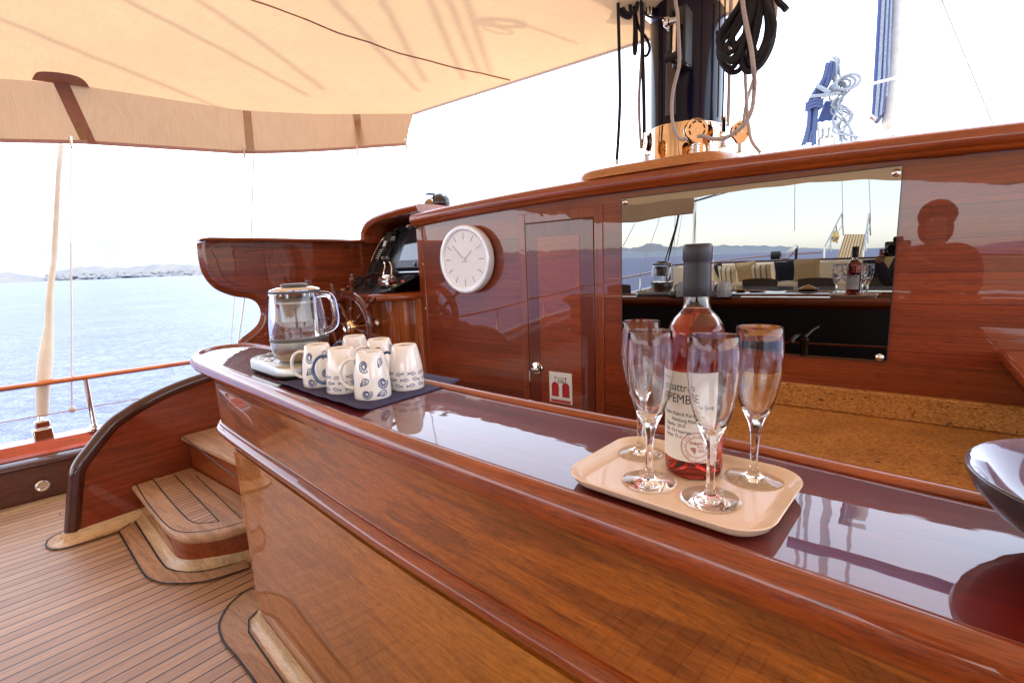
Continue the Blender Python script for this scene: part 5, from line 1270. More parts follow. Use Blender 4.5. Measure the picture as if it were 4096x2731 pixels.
# jammer on the mast
jq = [(-0.7803,2.2000,1.1945)][0]
jm = T('rope_jammer', 'black rope clutch with steel lever fixed to the front of the mast', 'rope clutch', (jq[0], jq[1], jq[2]))
part('clutch_body', MB().box(jq[0]-.03, jq[0]+.034, 2.205, 2.285, jq[2]-.12, jq[2]+.115), M['blackgloss'], jm, bevel=.012, seg=3)
part('clutch_cheek', MB().box(jq[0]-.034, jq[0]-.022, 2.18, 2.27, jq[2]-.10, jq[2]+.105), M['black'], jm, bevel=.006)
part('clutch_cheek', MB().box(jq[0]+.022, jq[0]+.036, 2.18, 2.27, jq[2]-.115, jq[2]+.105), M['black'], jm, bevel=.006)
part('roller', MB().lathe([(.018,-.018),(.014,0),(.018,.018)], (jq[0]-.003, 2.165, jq[2]+.045), 20, axis=(1,0,0)), M['steel'], jm)
part('lever', MB().tube([(jq[0]-.002, 2.16, jq[2]+.03), (jq[0], 2.15, jq[2]-.09)], .0065, 10), M['chrome'], jm)
part('pivot_bar', MB().tube([(jq[0]-.035, 2.15, jq[2]-.098), (jq[0]+.022, 2.15, jq[2]-.090)], .015, 14), M['black'], jm)
sq = [(-0.8358,2.2200,1.2669)][0]
sh_ = T('shackle_pin', 'chrome swivel fitting with a thin chain on the mast, left of the rope clutch', 'shackle', sq)
part('swivel', MB().sphere(sq, .02, sc=(.9,.9,1.2)).tube([(sq[0]-.02, sq[1], sq[2]+.02), (sq[0]+.03, sq[1], sq[2]+.01)], .007, 8).sphere((sq[0]+.01, sq[1], sq[2]-.025), .012), M['chrome'], sh_)
part('chain', MB().tube([(-0.8259,2.2200,1.2400),(-0.8264,2.2200,1.2053),(-0.8236,2.2200,1.1694),(-0.8248,2.2200,1.1521)], .0028, 5), M['steel'], sh_)
part('chain_knob', MB().sphere([(-0.8247,2.2200,1.1389)][0], .018, sc=(.9,.9,1.1)), M['black'], sh_)
rope('thin black cable bending from above into the chrome fitting on the mast', [(-0.9499,2.2000,1.4292),(-0.9447,2.2000,1.3749),(-0.9344,2.2000,1.3365),(-0.9092,2.2000,1.3067),(-0.8745,2.2000,1.2917),(-0.8453,2.2000,1.2805)], .0045)

# boom and furled sail above the awning
bm_ = T('main_boom', 'long boom with a furled pale sail above the awning, aft of the mast', 'boom', (-.8,2.2,1.9))
part('boom_spar', MB().tube([(-.82,2.25,1.85),(-.80,-.5,1.95),(-.8,-4,2.05)], .10, 16), M['mast'], bm_)
rr = [(-.83,2.1,2.05),(-.80,1.2,2.12),(-.80,0,2.15),(-.8,-2,2.2),(-.8,-3.8,2.2)]
part('furled_sail', MB().tube(cat(rr, 6), [.17+.015*sin(k*2.1) for k in range(25)], 14, flat=(1.0,1.1)), M['sailcloth'], bm_)
# second rope coil hung high on the port side of the mast (its shadow falls on the awning)
SUN = Vector((.12,.36,1.0))
shp = Vector([(-1.5611,1.9999,1.4000)][0]); hh_ = 1.15
c0_ = shp+SUN*hh_
mb = MB()
for k, (a, b, ox, oz, rt) in enumerate(((.115,.05,0,0,0),(.10,.042,.01,.004,.1),(.09,.05,-.008,.006,-.12),(.12,.045,.006,-.006,.05),(.07,.045,.03,.01,.3))):
    pts = []
    for i in range(24):
        t = 2*pi*i/24; x, y = a*cos(t)+ox, b*sin(t)+oz
        x, y = x*cos(rt)-y*sin(rt), x*sin(rt)+y*cos(rt)
        pts.append((c0_.x+x*.79+y*.2, c0_.y+x*.62+y*.85, c0_.z+.02*sin(t+k)+.01*k))
    mb.tube(pts, .0085, 8, closed=True)
lp = [(-.10,.04),(-.14,.10),(-.12,.16),(-.06,.17),(-.03,.12),(-.06,.06)]
mb.tube(cat([(c0_.x+x*.79+y*.2, c0_.y+x*.62+y*.85, c0_.z+.02) for x, y in lp], 5), .0085, 8)
mb.tube([(c0_.x+.08, c0_.y+.07, c0_.z), (c0_.x+.25, c0_.y+.45, c0_.z+.25)], .0085, 8)
one('rope_coil', 'coil of rope above the awning whose shadow shows through the canvas', 'rope coil', mb, M['ropeblack'])
# lines over the awning
strk = [(-3.1393,0.5041,1.4400),(-3.5758,1.9876,1.4400),(-2.6499,0.8015,1.4400),(-2.9479,1.8513,1.4400),(-2.4290,1.0031,1.4400),(-2.8015,1.8624,1.4400),(-2.0270,1.3699,1.4400),(-2.3972,2.2550,1.4400),(-1.8533,1.5284,1.4400),(-2.2733,2.2021,1.4400),(-1.6977,1.6704,1.4400),(-2.0633,2.3137,1.4400),(-1.6345,1.7281,1.4400),(-1.9557,2.3300,1.4400),(-1.5767,1.7809,1.4400),(-1.8985,2.3592,1.4400)]
for i in range(8):
    a, b = Vector(strk[2*i]), Vector(strk[2*i+1]); d = b-a
    one('overhead_line', 'thin rigging line running above the awning, its soft shadow streaking the canvas', 'rigging line', MB().tube([tuple(a-d*.5+SUN*(1.7+.04*i)), tuple(b+SUN*2.3)], .019, 6), M['rope'], group='lines fanning out above the awning')

for i, (x, lean) in enumerate(((-.98,-.03),(-.86,-.03),(-.645,-.015),(-.585,-.01),(-.30,0))):
    one('halyard', 'pale halyard in the row of near-white lines far behind the blue tower', 'halyard', MB().tube([(x, 9.0, -.5), (x+lean, 9.0, 5.0), (x+lean*3, 8.8, 15)], .030 if i != 2 else .05, 6), M['ropewhite'], group='pale halyards behind the blue tower')
mb = MB().tube([(-.75,5.9,2.95),(1.4,5.7,2.86)], .05, 10); one('yard_spar', 'dark horizontal spar high above the roof, mirrored in the bar top', 'spar', mb, M['bluepaint'])

# ---- port shrouds and cords
one('shroud_wire', 'twisted steel shroud wire rising above the canvas sleeve at far left', 'shroud', MB().tube([(-3.9000,0.7995,1.1082),(-3.9000,0.8794,1.5981),(-3.9000,1.0466,2.6199)], .008, 8), M['wire'])
sl = [(-3.9000,0.4817,-0.4902),(-3.9000,0.5034,-0.3505),(-3.9000,0.5340,-0.2000),(-3.9000,0.5557,-0.0999),(-3.9000,0.5810,0.0126),(-3.9000,0.6024,0.1513),(-3.9000,0.6330,0.3015),(-3.9000,0.6585,0.4016),(-3.9000,0.6764,0.5019),(-3.9000,0.7353,0.8270),(-3.9000,0.7799,1.0640),(-3.9000,0.7888,1.0726)]
one('shroud_sleeve', 'loose cream canvas sleeve wrapped around the shroud at far left', 'sleeve', MB().tube(sl, [.028,.033,.036,.031,.022,.018,.016,.013,.015,.014,.014,.012], 12), M['sailcloth'])
tk = T('turnbuckle', 'polished steel turnbuckle base bolting the far left shroud to the rail', 'turnbuckle', [(-3.8800,0.4656,-0.6525)][0])
q0 = Vector([(-3.8800,0.4665,-0.6457)][0]); q1 = Vector([(-3.9000,0.4889,-0.4883)][0])
part('chain_plate', MB().box(q0.x-.02, q0.x+.03, q0.y-.045, q0.y+.045, q0.z-.02, q0.z+.09), M['chrome'], tk, bevel=.008)
part('toggle', MB().box(q0.x-.025, q0.x+.025, q0.y-.03, q0.y+.04, q0.z+.092, q0.z+.135), M['steel'], tk, bevel=.008)
part('threaded_rod', MB().tube([tuple(q0+Vector((0,0,.13))), tuple(q1+Vector((0,0,.05)))], .013, 10), M['steel'], tk)
cord('thin white cord hanging from the awning to the lifeline beside the sleeved shroud', [(-3.8600,0.8155,1.0385),(-3.8600,0.7266,0.3988),(-3.8600,0.6105,-0.4650)], .0045, group='cords hanging from the awning edge')
one('cord_knot', 'small white knot of the cord tied on the lifeline', 'knot', MB().sphere([(-3.8600,0.6106,-0.4786)][0], .020), M['ropewhite'])
cord('pale cord right of the wing panel hanging outside the deck', [(-3.8600,1.8059,1.1622),(-3.8600,1.6886,0.5050),(-3.8600,1.5397,-0.2574)], .0038, group='cords hanging from the awning edge')
one('shroud_wire', 'slanting steel shroud wire seen beyond the helm wing panel', 'shroud', MB().tube([(-3.8000,1.8503,1.1589),(-3.8000,1.7599,0.5657),(-3.8000,1.6590,0.1212),(-3.8000,1.5604,-0.2561)], .0068, 8), M['wire'])
one('shroud_wire', 'very pale shroud crossing the sky left of the helm wing', 'shroud', MB().tube([(-4.0000,1.8228,1.1869),(-4.0000,1.8271,0.7771),(-4.0000,1.8053,0.2444)], .004, 6), M['ropewhite'])
one('shroud_wire', 'pale shroud with turnbuckle seen through the gap under the wing panel', 'shroud', MB().tube([(-3.9000,1.8761,1.1785),(-3.9000,1.8723,0.7702),(-3.9000,1.8356,0.2418),(-3.9000,1.7999,-0.1985)], [.005,.005,.005,.014], 8), M['wire'])
one('stay_wire', 'thin grey stay from the awning corner down to the helm hood', 'stay', MB().tube([(-3.9244,3.6000,1.8051),(-4.0283,3.6000,1.3231),(-4.1065,3.6000,0.9138)], .0075, 6), M['wire'])
cord('knotted white lashing at the forward corner of the awning', [(-2.8158,2.6000,1.3805),(-2.8428,2.6000,1.3017),(-2.8118,2.6000,1.2355),(-2.8694,2.6000,1.1847),(-2.8521,2.6000,1.1204)], .0045)
for x, y0, y1, yy, lab_ in ((163,328,350,-3.86,'at the left strap'),(562,350,364,-3.3,'at the middle strap'),(822,345,366,-2.9,'at the right strap'),(937,328,352,-2.6,'at the forward corner')):
    pass
hkp = [((163,325),'steel snap hook under the left awning strap'),((560,348),'steel snap hook under the middle awning strap'),((821,344),'steel snap hook under the right awning strap'),((933,332),'steel snap hook at the forward awning corner')]
hpos = [(-3.5531,0.7564,1.0200)] + [(-3.4039,1.5959,1.0650)] + [(-2.9701,2.1564,1.0900)] + [(-2.6821,2.3438,1.1100)]
for p, (_, lab_) in zip(hpos, hkp):
    p = Vector(p); one('snap_hook', lab_, 'hook', MB().tube([tuple(p+Vector((0,0,.03))), tuple(p), tuple(p-Vector((0,0,.035)))], [.010,.006,.006], 8), M['steel'], group='snap hooks along the awning edge')

# ---- forward rig beyond the cabin roof
FY = 6.4
fr_ = T('fore_rig_stand', 'blue painted fairlead tower with white hooks beyond the cabin roof', 'rigging tower', [(-0.6661,6.4000,1.3949)][0])
a = [(-0.7705,6.4000,1.5726),(-0.5922,6.4000,1.5566),(-0.5970,6.4000,1.6440),(-0.6400,6.4000,1.8307),(-0.7058,6.4000,1.8451),(-0.7649,6.4000,1.6716)]
part('blue_housing', MB().prism(a, (0,.25,0)), M['bluepaint'], fr_, bevel=.02)
b = [(-0.7502,6.4000,1.3853),(-0.5873,6.4000,1.3756),(-0.5970,6.4000,1.5517),(-0.7648,6.4000,1.5657)]
part('steel_frame', MB().prism(b, (0,.2,0)), M['steel'], fr_, bevel=.01)
for x in (598,650,705): pass
hk3 = [(-0.7359,6.3500,1.5806),(-0.7301,6.3500,1.4685),(-0.6817,6.3500,1.5819),(-0.6758,6.3500,1.4705),(-0.6248,6.3500,1.5768),(-0.6188,6.3500,1.4661)]
for i in range(3):
    p, q = Vector(hk3[i*2]), Vector(hk3[i*2+1])
    part('white_hook', MB().tube([tuple(p), tuple(q)], .022, 8).sphere(tuple(p), .045), M['white'], fr_)
mb = MB()
bl = [[(-0.6680,6.3000,2.1725),(-0.7005,6.3000,2.0249),(-0.7487,6.3000,1.9689),(-0.8160,6.3000,1.8588),(-0.8315,6.3000,1.7468),(-0.8364,6.3000,1.6315),(-0.8614,6.3000,1.4835),(-0.8846,6.3000,1.4045)], [(-0.6575,6.3000,2.1643),(-0.6799,6.3000,2.0200),(-0.7273,6.3000,1.9526),(-0.7942,6.3000,1.8426),(-0.8101,6.3000,1.7424),(-0.8079,6.3000,1.5910),(-0.8259,6.3000,1.4182)], [(-0.6566,6.3000,2.1475),(-0.6613,6.3000,2.0489),(-0.7060,6.3000,1.9364),(-0.7625,6.3000,1.8357),(-0.7777,6.3000,1.7242),(-0.7853,6.3000,1.5635),(-0.7817,6.3000,1.3872)], [(-0.6515,6.3000,2.1462),(-0.6733,6.3000,2.0852),(-0.6853,6.3000,1.9316),(-0.7451,6.3000,1.9001),(-0.7496,6.3000,1.7871),(-0.7647,6.3000,1.6754),(-0.7694,6.3000,1.5605),(-0.7634,6.3000,1.4427),(-0.7726,6.3000,1.3739)], [(-0.6770,6.3000,2.1527),(-0.7096,6.3000,2.0047),(-0.7766,6.3000,1.9072),(-0.8237,6.3000,1.8030),(-0.8179,6.3000,1.6861),(-0.8216,6.3000,1.5469),(-0.8464,6.3000,1.3981)]]
for i, L in enumerate(bl):
    for d in (0, .05): mb.tube(cat([(p[0]+d*.5*(1 if i < 3 else -.4), p[1]-.02*i, p[2]) for p in L], 4), .013, 6)
wr = Vector([(-0.7859,6.2500,1.7500)][0])
for k in range(3): mb.tube([(wr.x+.072*cos(t*pi/8), wr.y+.05*sin(t*pi/8), wr.z+k*.03+.01*cos(t)) for t in range(16)], .014, 6, closed=True)
one('rope_coil', 'tied hank of blue rope hanging left of the blue tower beyond the roof', 'rope coil', mb, M['ropeblue'])
mb = MB()
random.seed(5)
base_w = [(-0.6400,6.3000,2.2093),(-0.6263,6.3000,2.1397),(-0.6024,6.3000,1.9791),(-0.5811,6.3000,1.8629),(-0.5647,6.3000,1.7476),(-0.5482,6.3000,1.6319),(-0.5216,6.3000,1.5139),(-0.4645,6.3000,1.3792)]
for k in range(9):
    mb.tube(cat([(p[0]+random.uniform(-.09,.10)*(.4 if i < 3 else 1), p[1]+random.uniform(-.05,.05), p[2]+random.uniform(-.03,.03)) for i, p in enumerate(base_w)], 4), .010, 6)
for k in range(5):
    p = Vector([(-0.5645,6.3000,1.9202)][0]); r = .05+.012*k
    mb.tube([(p.x+r*cos(t*pi/8)+.03*k-.05, p.y-.03*k, p.z+r*.7*sin(t*pi/8)) for t in range(16)], .012, 6, closed=True)
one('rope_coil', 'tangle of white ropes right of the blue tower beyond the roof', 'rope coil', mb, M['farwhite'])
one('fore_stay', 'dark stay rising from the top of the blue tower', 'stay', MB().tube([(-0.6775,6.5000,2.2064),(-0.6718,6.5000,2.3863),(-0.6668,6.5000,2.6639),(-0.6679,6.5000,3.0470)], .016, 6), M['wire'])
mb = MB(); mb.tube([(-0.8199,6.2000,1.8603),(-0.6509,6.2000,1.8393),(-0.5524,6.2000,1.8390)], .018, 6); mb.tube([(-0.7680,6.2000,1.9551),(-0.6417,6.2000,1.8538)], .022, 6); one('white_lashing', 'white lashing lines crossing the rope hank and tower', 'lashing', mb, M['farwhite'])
spar = T('fore_spar', 'tall blue spar with white lines and a cut lower end, hanging beyond the roof', 'spar', [(-0.2973,7.5000,1.7773)][0])
p = [(-0.3503,7.5000,1.8268),(-0.2973,7.5000,1.7773),(-0.2336,7.5000,1.8932),(-0.2344,7.5000,3.3425),(-0.3735,7.5000,3.3920)]
part('spar_body', MB().prism(p, (0,.35,0)), M['bluepaint'], spar, bevel=.03, seg=3)
for L, r in (([(-0.3013,7.4500,1.7750),(-0.2980,7.4500,2.2008),(-0.3174,7.4500,3.3522)], .018), ([(-0.2599,7.4500,1.8117),(-0.2521,7.4500,2.1898),(-0.2802,7.4500,3.3390)], .013), ([(-0.2165,7.4500,2.0057),(-0.2129,7.4500,2.2426),(-0.2486,7.4500,3.3277)], .010)):
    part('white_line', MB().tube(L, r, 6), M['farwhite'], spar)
part('worn_tip', MB().tube([(-0.3520,7.4400,1.8154),(-0.2973,7.4400,1.7684)], .03, 6), M['steel'], spar)
one('furled_headsail', 'tall cream furled sail right of the blue spar beyond the roof', 'furled sail', MB().tube(cat([(-0.1442,7.8000,1.6175),(-0.1629,7.8000,1.8478),(-0.1560,7.8000,2.2401),(-0.1591,7.8000,2.6898),(-0.1783,7.8000,3.4413)], 5), [.05]*3+[.09+.008*sin(k*1.7) for k in range(18)], 12), M['sailcloth'])
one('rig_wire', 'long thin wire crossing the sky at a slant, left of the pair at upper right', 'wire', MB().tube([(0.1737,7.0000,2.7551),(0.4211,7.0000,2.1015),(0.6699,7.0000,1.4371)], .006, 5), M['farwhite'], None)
one('rig_wire', 'white rope parallel to the thin wire at the upper right of the sky', 'wire', MB().tube([(0.1964,7.0000,2.7476),(0.4846,7.0000,2.1063),(0.7926,7.0000,1.4352)], .016, 5), M['ropewhite'])
one('guard_line', 'white line running nearly level across the sky to the right edge', 'line', MB().tube([(-0.3430,7.0000,2.0624),(-0.1079,7.0000,2.0730),(0.4802,7.0000,2.1074),(0.8578,7.0000,2.1198)], .016, 5), M['ropewhite'])

# ================================================================== AFT DECK (behind the camera, seen in the mirror)
tb_ = T('dining_table', 'long dark glossy dining table on the aft deck, seen in the mirror', 'table', (-1.0,-2.0,ZD))
part('table_top', MB().rbox(-2.6,1.4,-2.95,-1.15,-.19,-.152,.25,8,.01), M['tabletop'], tb_)
for x in (-1.9,.7): part('pedestal', MB().lathe([(.30,0),(.28,.03),(.09,.08),(.07,.35),(.09,.62),(.22,.72)], (x,-2.05,ZD+.01), 24), M['tabletop'], tb_)
def mat_on(x, y, rot, lab_): 
    return one('table_mat', lab_, 'placemat', MB().rbox(x-.22,x+.22,y-.16,y+.16,-.1515,-.148,.01), M['plate'], group='lilac placemats on the aft table')
mat_on(-.73,-2.0,0,'lilac placemat under the round dish, seen in the mirror'); mat_on(-1.45,-2.1,0,'lilac placemat left of the dish in the mirror'); mat_on(-.02,-1.8,0,'lilac placemat reflected right of the wine bottle')
ds = T('round_dish', 'round black dish with an orange glazed lid on the aft table, seen in the mirror', 'dish', (-.745,-2.0,-.148))
part('dish_rim', MB().lathe([(.0,0),(.085,0),(.098,.012),(.100,.028),(.094,.030),(.09,.016),(.0,.012)], (-.745,-2.0,-.1478), 40, caps=False), M['blackgloss'], ds)
part('dish_lid', MB().lathe([(.075,.024),(.068,.040),(.045,.055),(.012,.062),(.010,.072),(.0,.074)], (-.745,-2.0,-.1478), 32), plain('amber_glaze', (.55,.22,.03), .1, coat=1), ds)
for x, y, lab_ in ((-.045,-1.62,'brass ashtray at the right edge of the mirror reflection'), (-1.42,-1.93,'brass ashtray on the left part of the aft table')):
    one('ashtray', lab_, 'ashtray', MB().lathe([(.0,0),(.045,0),(.056,.018),(.052,.020),(.042,.006),(.0,.005)], (x,y,-.1475), 28, caps=False), M['brass'], group='ashtrays on the aft table')
one('folded_napkin', 'folded lilac napkin on the left placemat of the aft table', 'napkin', MB().rbox(-1.32,-1.16,-2.0,-1.88,-.1475,-.130,.02), M['plate'])
ch0 = None
cl_ = ['wicker armchair at the aft table, left one in the mirror', 'wicker armchair at the aft table, middle one in the mirror', 'wicker armchair at the aft table, right one in the mirror', 'wicker armchair at the left end of the aft table']
for i, (x, y, rz) in enumerate(((-1.62,-3.75,0),(-.87,-3.75,0),(-.06,-3.75,0),(-3.0,-2.4,-1.3))):
    if ch0 is None:
        ch0 = T('wicker_chair', cl_[0], 'armchair', (x, y, ZD), rz, 'wicker chairs round the aft table', local=True)
        back = []
        for k in range(9):
            z = .40+.42*k/8; w = .23+.02*k/8; yb = -.24-.05*(k/8)
            back.append([(w*cos(t)*1.0, yb+.22*(1-sin(t))*.5*(1.0), z+.0*cos(t)) for t in [pi*j/10 for j in range(11)]][::-1] if 0 else [(-w+2*w*j/10, yb+.06*abs(j/5-1)**2, z-(.02*abs(j/5-1)**3 if k == 8 else 0)) for j in range(11)])
        p_ = part('backrest', MB().grid(back), M['wicker'], ch0); sd = p_.modifiers.new('t', 'SOLIDIFY'); sd.thickness = .03
        part('seat', MB().rbox(-.24,.24,-.22,.26,.38,.44,.05,5,.02), M['wicker'], ch0)
        for sx in (-1, 1):
            part('armrest', MB().tube(cat([(sx*.25,-.24,.62),(sx*.27,0,.64),(sx*.26,.22,.62),(sx*.25,.25,.40)],5), .025, 8), M['wicker'], ch0)
            for sy in (-.20,.22): part('leg', MB().tube([(sx*.22,sy,.40),(sx*.225,sy*1.05,.0)], .02, 8), M['wicker'], ch0)
    else: copy_thing(ch0, (x, y, ZD), rz, cl_[i])
sf = T('curved_sofa', 'long cream upholstered bench sofa across the stern, seen in the mirror', 'sofa', (-.8,-8.6,ZD))
def spath(off): return cat([(-4.0+off,-7.0,0),(-3.75+off*.9,-7.6,0),(-3.0+off*.5,-8.55+off*.9,0),(-1.8,-8.85+off,0),(-.8,-8.9+off,0),(.2,-8.85+off,0),(1.4-off*.5,-8.55+off*.9,0),(2.15-off*.9,-7.6,0),(2.4-off,-7.0,0)],6)
part('sofa_base', MB().sweep(spath(.05), [(0,ZD),(-.78,ZD),(-.78,-.52),(0,-.52)]), M['tabletop'], sf)
part('seat_cushion', MB().sweep(spath(.05), [(-.05,-.52),(-.78,-.52),(-.83,-.49),(-.83,-.41),(-.78,-.37),(-.05,-.36)]), M['cushion'], sf)
part('back_cushion', MB().sweep(spath(.0), [(.05,-.50),(.05,.02),(.0,.06),(-.08,.06),(-.14,.02),(-.24,-.36),(-.1,-.5)]), M['cushion'], sf)
sr = MB().tube([(p.x, p.y, .085) for p in spath(-.08)], .022, 8); one('stern_rail', 'varnished rail cap behind the stern sofa', 'rail', sr, M['darkwood'])
def pillow(x, y, z, w, rz, tilt, m, lab_):
    t = MB(); rows = []
    for j in range(13):
        v = -1+2*j/12; row = []
        for i in range(13):
            u = -1+2*i/12; th = .075*((1-u**4)*(1-v**4))**.6
            e = 1-.06*(1-abs(u*v))*(max(abs(u), abs(v))); row.append(Vector((u*w/2*e, th, v*w/2*e)))
        rows.append(row)
    t.grid(rows); t.grid([[Vector((p.x, -p.y, p.z)) for p in r] for r in rows])
    q = Matrix.Rotation(rz, 4, 'Z') @ Matrix.Rotation(tilt, 4, 'X') @ Matrix.Rotation(random.uniform(-.12,.12), 4, 'Y')
    o = mk('cushion', t, m, (0,0,0), smooth=60); o.matrix_world = Matrix.Translation((x, y, z)) @ q
    o['label'] = lab_; o['category'] = 'cushion'; o['group'] = 'loose cushions on the stern sofa'
    ORG[o.name] = Vector((0,0,0)); return o
pil = [(-3.35,-8.0,-.15,.46,.5,-.35,'navy','navy cushion leaning at the left of the mirror row, behind the striped one'),(-3.05,-7.75,-.19,.44,.3,-.4,'stripes','striped cushion nearest the left, reflected beside the bottle neck'),(-2.70,-8.05,-.13,.48,.15,-.3,'tan','plain tan cushion between the two striped ones'),(-2.38,-7.95,-.17,.42,.1,-.4,'stripes','striped cushion in the middle of the reflection'),(-1.92,-8.15,-.14,.46,.05,-.25,'navy','navy cushion left of the big tan cushion'),(-1.52,-8.1,-.12,.50,-.05,-.22,'tan','big tan cushion in the centre of the reflection'),(-.30,-8.15,-.14,.46,-.1,-.3,'navy','navy cushion reflected behind the flutes'),(.02,-8.0,-.12,.50,-.3,-.25,'tan','tan cushion at the right end of the reflection')]
for x, y, z, w, rz, tl, m_, l_ in pil: pillow(x, y, z, w, rz, tl, M[m_], l_)
# gangway
gw = T('gangway', 'steel and wood gangway raised over the stern, seen in the mirror', 'gangway', (-.8,-9.5,.03))
gp = [(-1.1022,-9.5000,0.0507),(-0.6057,-9.5000,0.0338)]; gt = [(-0.6664,-11.2000,0.6426),(-1.0949,-11.2000,0.6705)]
part('walkway', MB().prism([gp[0], gp[1], gt[0], gt[1]], (0,0,-.05)), M['gangway'], gw, smooth=0)
L1 = [(-1.3488,-9.5000,0.0701),(-1.3539,-9.5000,0.3475)] + [(-1.1901,-11.2000,1.1919),(-1.1280,-11.2000,0.6388)]
R1 = [(-0.6028,-9.5000,0.0444),(-0.6018,-9.5000,0.3170)] + [(-0.6137,-11.2000,1.1451),(-0.5526,-11.2000,0.6023)]
for L in (L1, R1):
    part('rail', MB().tube(L, .018, 8), M['chrome'], gw)
    a0, a1 = Vector(L[1]), Vector(L[2]); b0_, b1 = Vector(L[0]), Vector(L[3])
    for f_ in (.33,.66): part('baluster', MB().tube([tuple(a0.lerp(a1, f_)), tuple(b0_.lerp(b1, f_))], .016, 8), M['steel'], gw)
    part('mid_rail', MB().tube([tuple((a0+b0_)/2), tuple((a1+b1)/2)], .010, 8), M['chrome'], gw)
lc = Vector(L1[1]).lerp(Vector(L1[2]), .6); part('round_badge', MB().lathe([(.14,0),(.14,.02),(.10,.03),(0,.03)], (lc.x, lc.y, lc.z-.24), 28, axis=(.8,.5,0)), M['brass'], gw)
for i, L in enumerate(([(-1.1575,-11.2000,1.0502),(-1.2349,-11.2000,2.0543),(-1.2920,-11.2000,2.9913)], [(-0.5747,-11.2000,0.9553),(-0.6715,-11.2000,1.9811),(-0.7379,-11.2000,2.8952)], [(-2.0908,-10.2000,0.8007),(-2.1430,-10.2000,2.0684),(-2.1854,-10.2000,2.9861)])):
    one('lifting_wire', ['wire holding the left side of the raised gangway', 'wire holding the right side of the raised gangway', 'wire rising from the stern davit'][i], 'wire', MB().tube(L, .009, 6), M['wire'])
dv = T('stern_davit', 'polished steel davit arm on the stern rail, seen in the mirror', 'davit', (-2.1,-9.8,.1))
part('arm', MB().prism([(-2.2897,-9.8000,0.0778),(-2.3024,-9.8000,0.2755),(-2.1826,-9.8000,0.3056),(-1.9912,-9.8000,0.4646),(-1.9545,-9.8000,0.4302),(-1.9654,-9.8000,0.3540),(-2.1234,-9.8000,0.1618),(-2.1236,-9.8000,0.0722)], (0,-.2,0)), M['chrome'], dv, bevel=.01)
part('winch_drum', MB().lathe([(.10,-.1),(.10,.1)], [(-2.4070,-9.7000,0.2026)][0], 20, axis=(1,0,0)), M['black'], dv)
part('strut', MB().tube([(-1.9695,-9.8000,0.3542),(-1.9725,-9.8000,0.0624)], .03, 8), M['black'], dv)
one('mizzen_pole', 'tall steel pole at the port quarter, reflected behind the bottle top', 'pole', MB().tube([(-4.2,-9.0,-.2),(-4.22,-9.0,2.6)], .045, 12), M['steel'])
for i, L in enumerate(([(-3.9500,-4.6782,0.9214),(-3.9500,-4.5922,0.8394),(-3.9500,-4.1769,0.5034)], [(-3.9500,-5.9194,1.0928),(-3.9500,-5.8434,0.9735),(-3.9500,-4.6585,-0.3198)], [(-3.9000,-6.7019,1.3081),(-3.9000,-6.6582,0.4423),(-3.9000,-6.6338,-0.0179)], [(-3.9000,-7.2117,1.3593),(-3.9000,-6.8250,0.5049),(-3.9000,-6.7405,0.3372)])):
    one('awning_guy', ['cord tying the aft awning strap to the rail, leftmost in the mirror', 'long slanting cord from the awning to the rail in the mirror', 'upright cord behind the reflected kettle', 'thin slanting cord right of the dark ropes in the mirror'][i], 'cord', MB().tube(L, .006, 6), M['wire'])
for i, L in enumerate(([(-3.6000,-5.3367,0.2092),(-3.6000,-5.8476,0.8133),(-3.6000,-6.2523,1.2917),(-3.6000,-7.3437,1.5159),(-3.6000,-11.1755,2.1497)], [(-3.6000,-5.4823,0.1967),(-3.6000,-5.9037,0.7957),(-3.6000,-6.3107,1.2954),(-3.6000,-7.5505,1.5310),(-3.6000,-12.5706,2.3206)], [(-3.6000,-6.0800,1.2811),(-3.6000,-5.9524,0.9692),(-3.6000,-5.6423,0.4879),(-3.6000,-5.5422,0.2995)])):
    one('mainsheet_rope', ['black sheet rope running from the rail up under the awning, reflected at left', 'second black sheet rope beside the first in the reflection', 'short black rope left of the sheet ropes in the reflection'][i], 'rope', MB().tube(cat(L, 5), .012, 6), M['ropeblack'])

# ================================================================== PHOTOGRAPHER (only mirrored in the varnish)
def skel(name, nodes, edges, m, par, lvl=1):
    ks = list(nodes); me = bpy.data.meshes.new(name); o_ = ORG[par.name]
    me.from_pydata([tuple(Vector(nodes[k][0])-o_) for k in ks], [(ks.index(a), ks.index(b)) for a, b in edges], [])
    me.materials.append(m); ob = bpy.data.objects.new(name, me); COL.objects.link(ob); ob.parent = par; ORG[ob.name] = o_
    ob.modifiers.new('skin', 'SKIN'); sb = ob.modifiers.new('sub', 'SUBSURF'); sb.levels = lvl; sb.render_levels = lvl
    for i, k in enumerate(ks):
        r = nodes[k][1]; me.skin_vertices[0].data[i].radius = r if isinstance(r, tuple) else (r, r)
    me.skin_vertices[0].data[0].use_root = True
    return ob
hx_, hy_ = .21, -.36
pn = T('person', 'person in dark clothes holding a camera, seen only as a reflection in the wall', 'person', (hx_, hy_, ZD))
skin_m = plain('skin', (.45,.24,.16), .5, var=.06); shirt_m = plain('dark_shirt', (.03,.022,.03), .85); trou_m = plain('dark_trousers', (.02,.022,.035), .85); hair_m = plain('dark_hair', (.02,.012,.008), .6)
g0 = ZD; f_ = ZD-.19
hips = {'pelvis':((hx_+.02,hy_-.03,f_+.95),(.165,.12)),'lh':((hx_-.08,hy_-.02,f_+.87),.09),'rh':((hx_+.12,hy_-.02,f_+.87),.09),'lk':((hx_-.13,hy_+.16,g0+.42),.060),'rk':((hx_+.17,hy_+.12,g0+.42),.060),'la':((hx_-.13,hy_-.02,g0+.10),.042),'ra':((hx_+.18,hy_-.06,g0+.10),.042)}
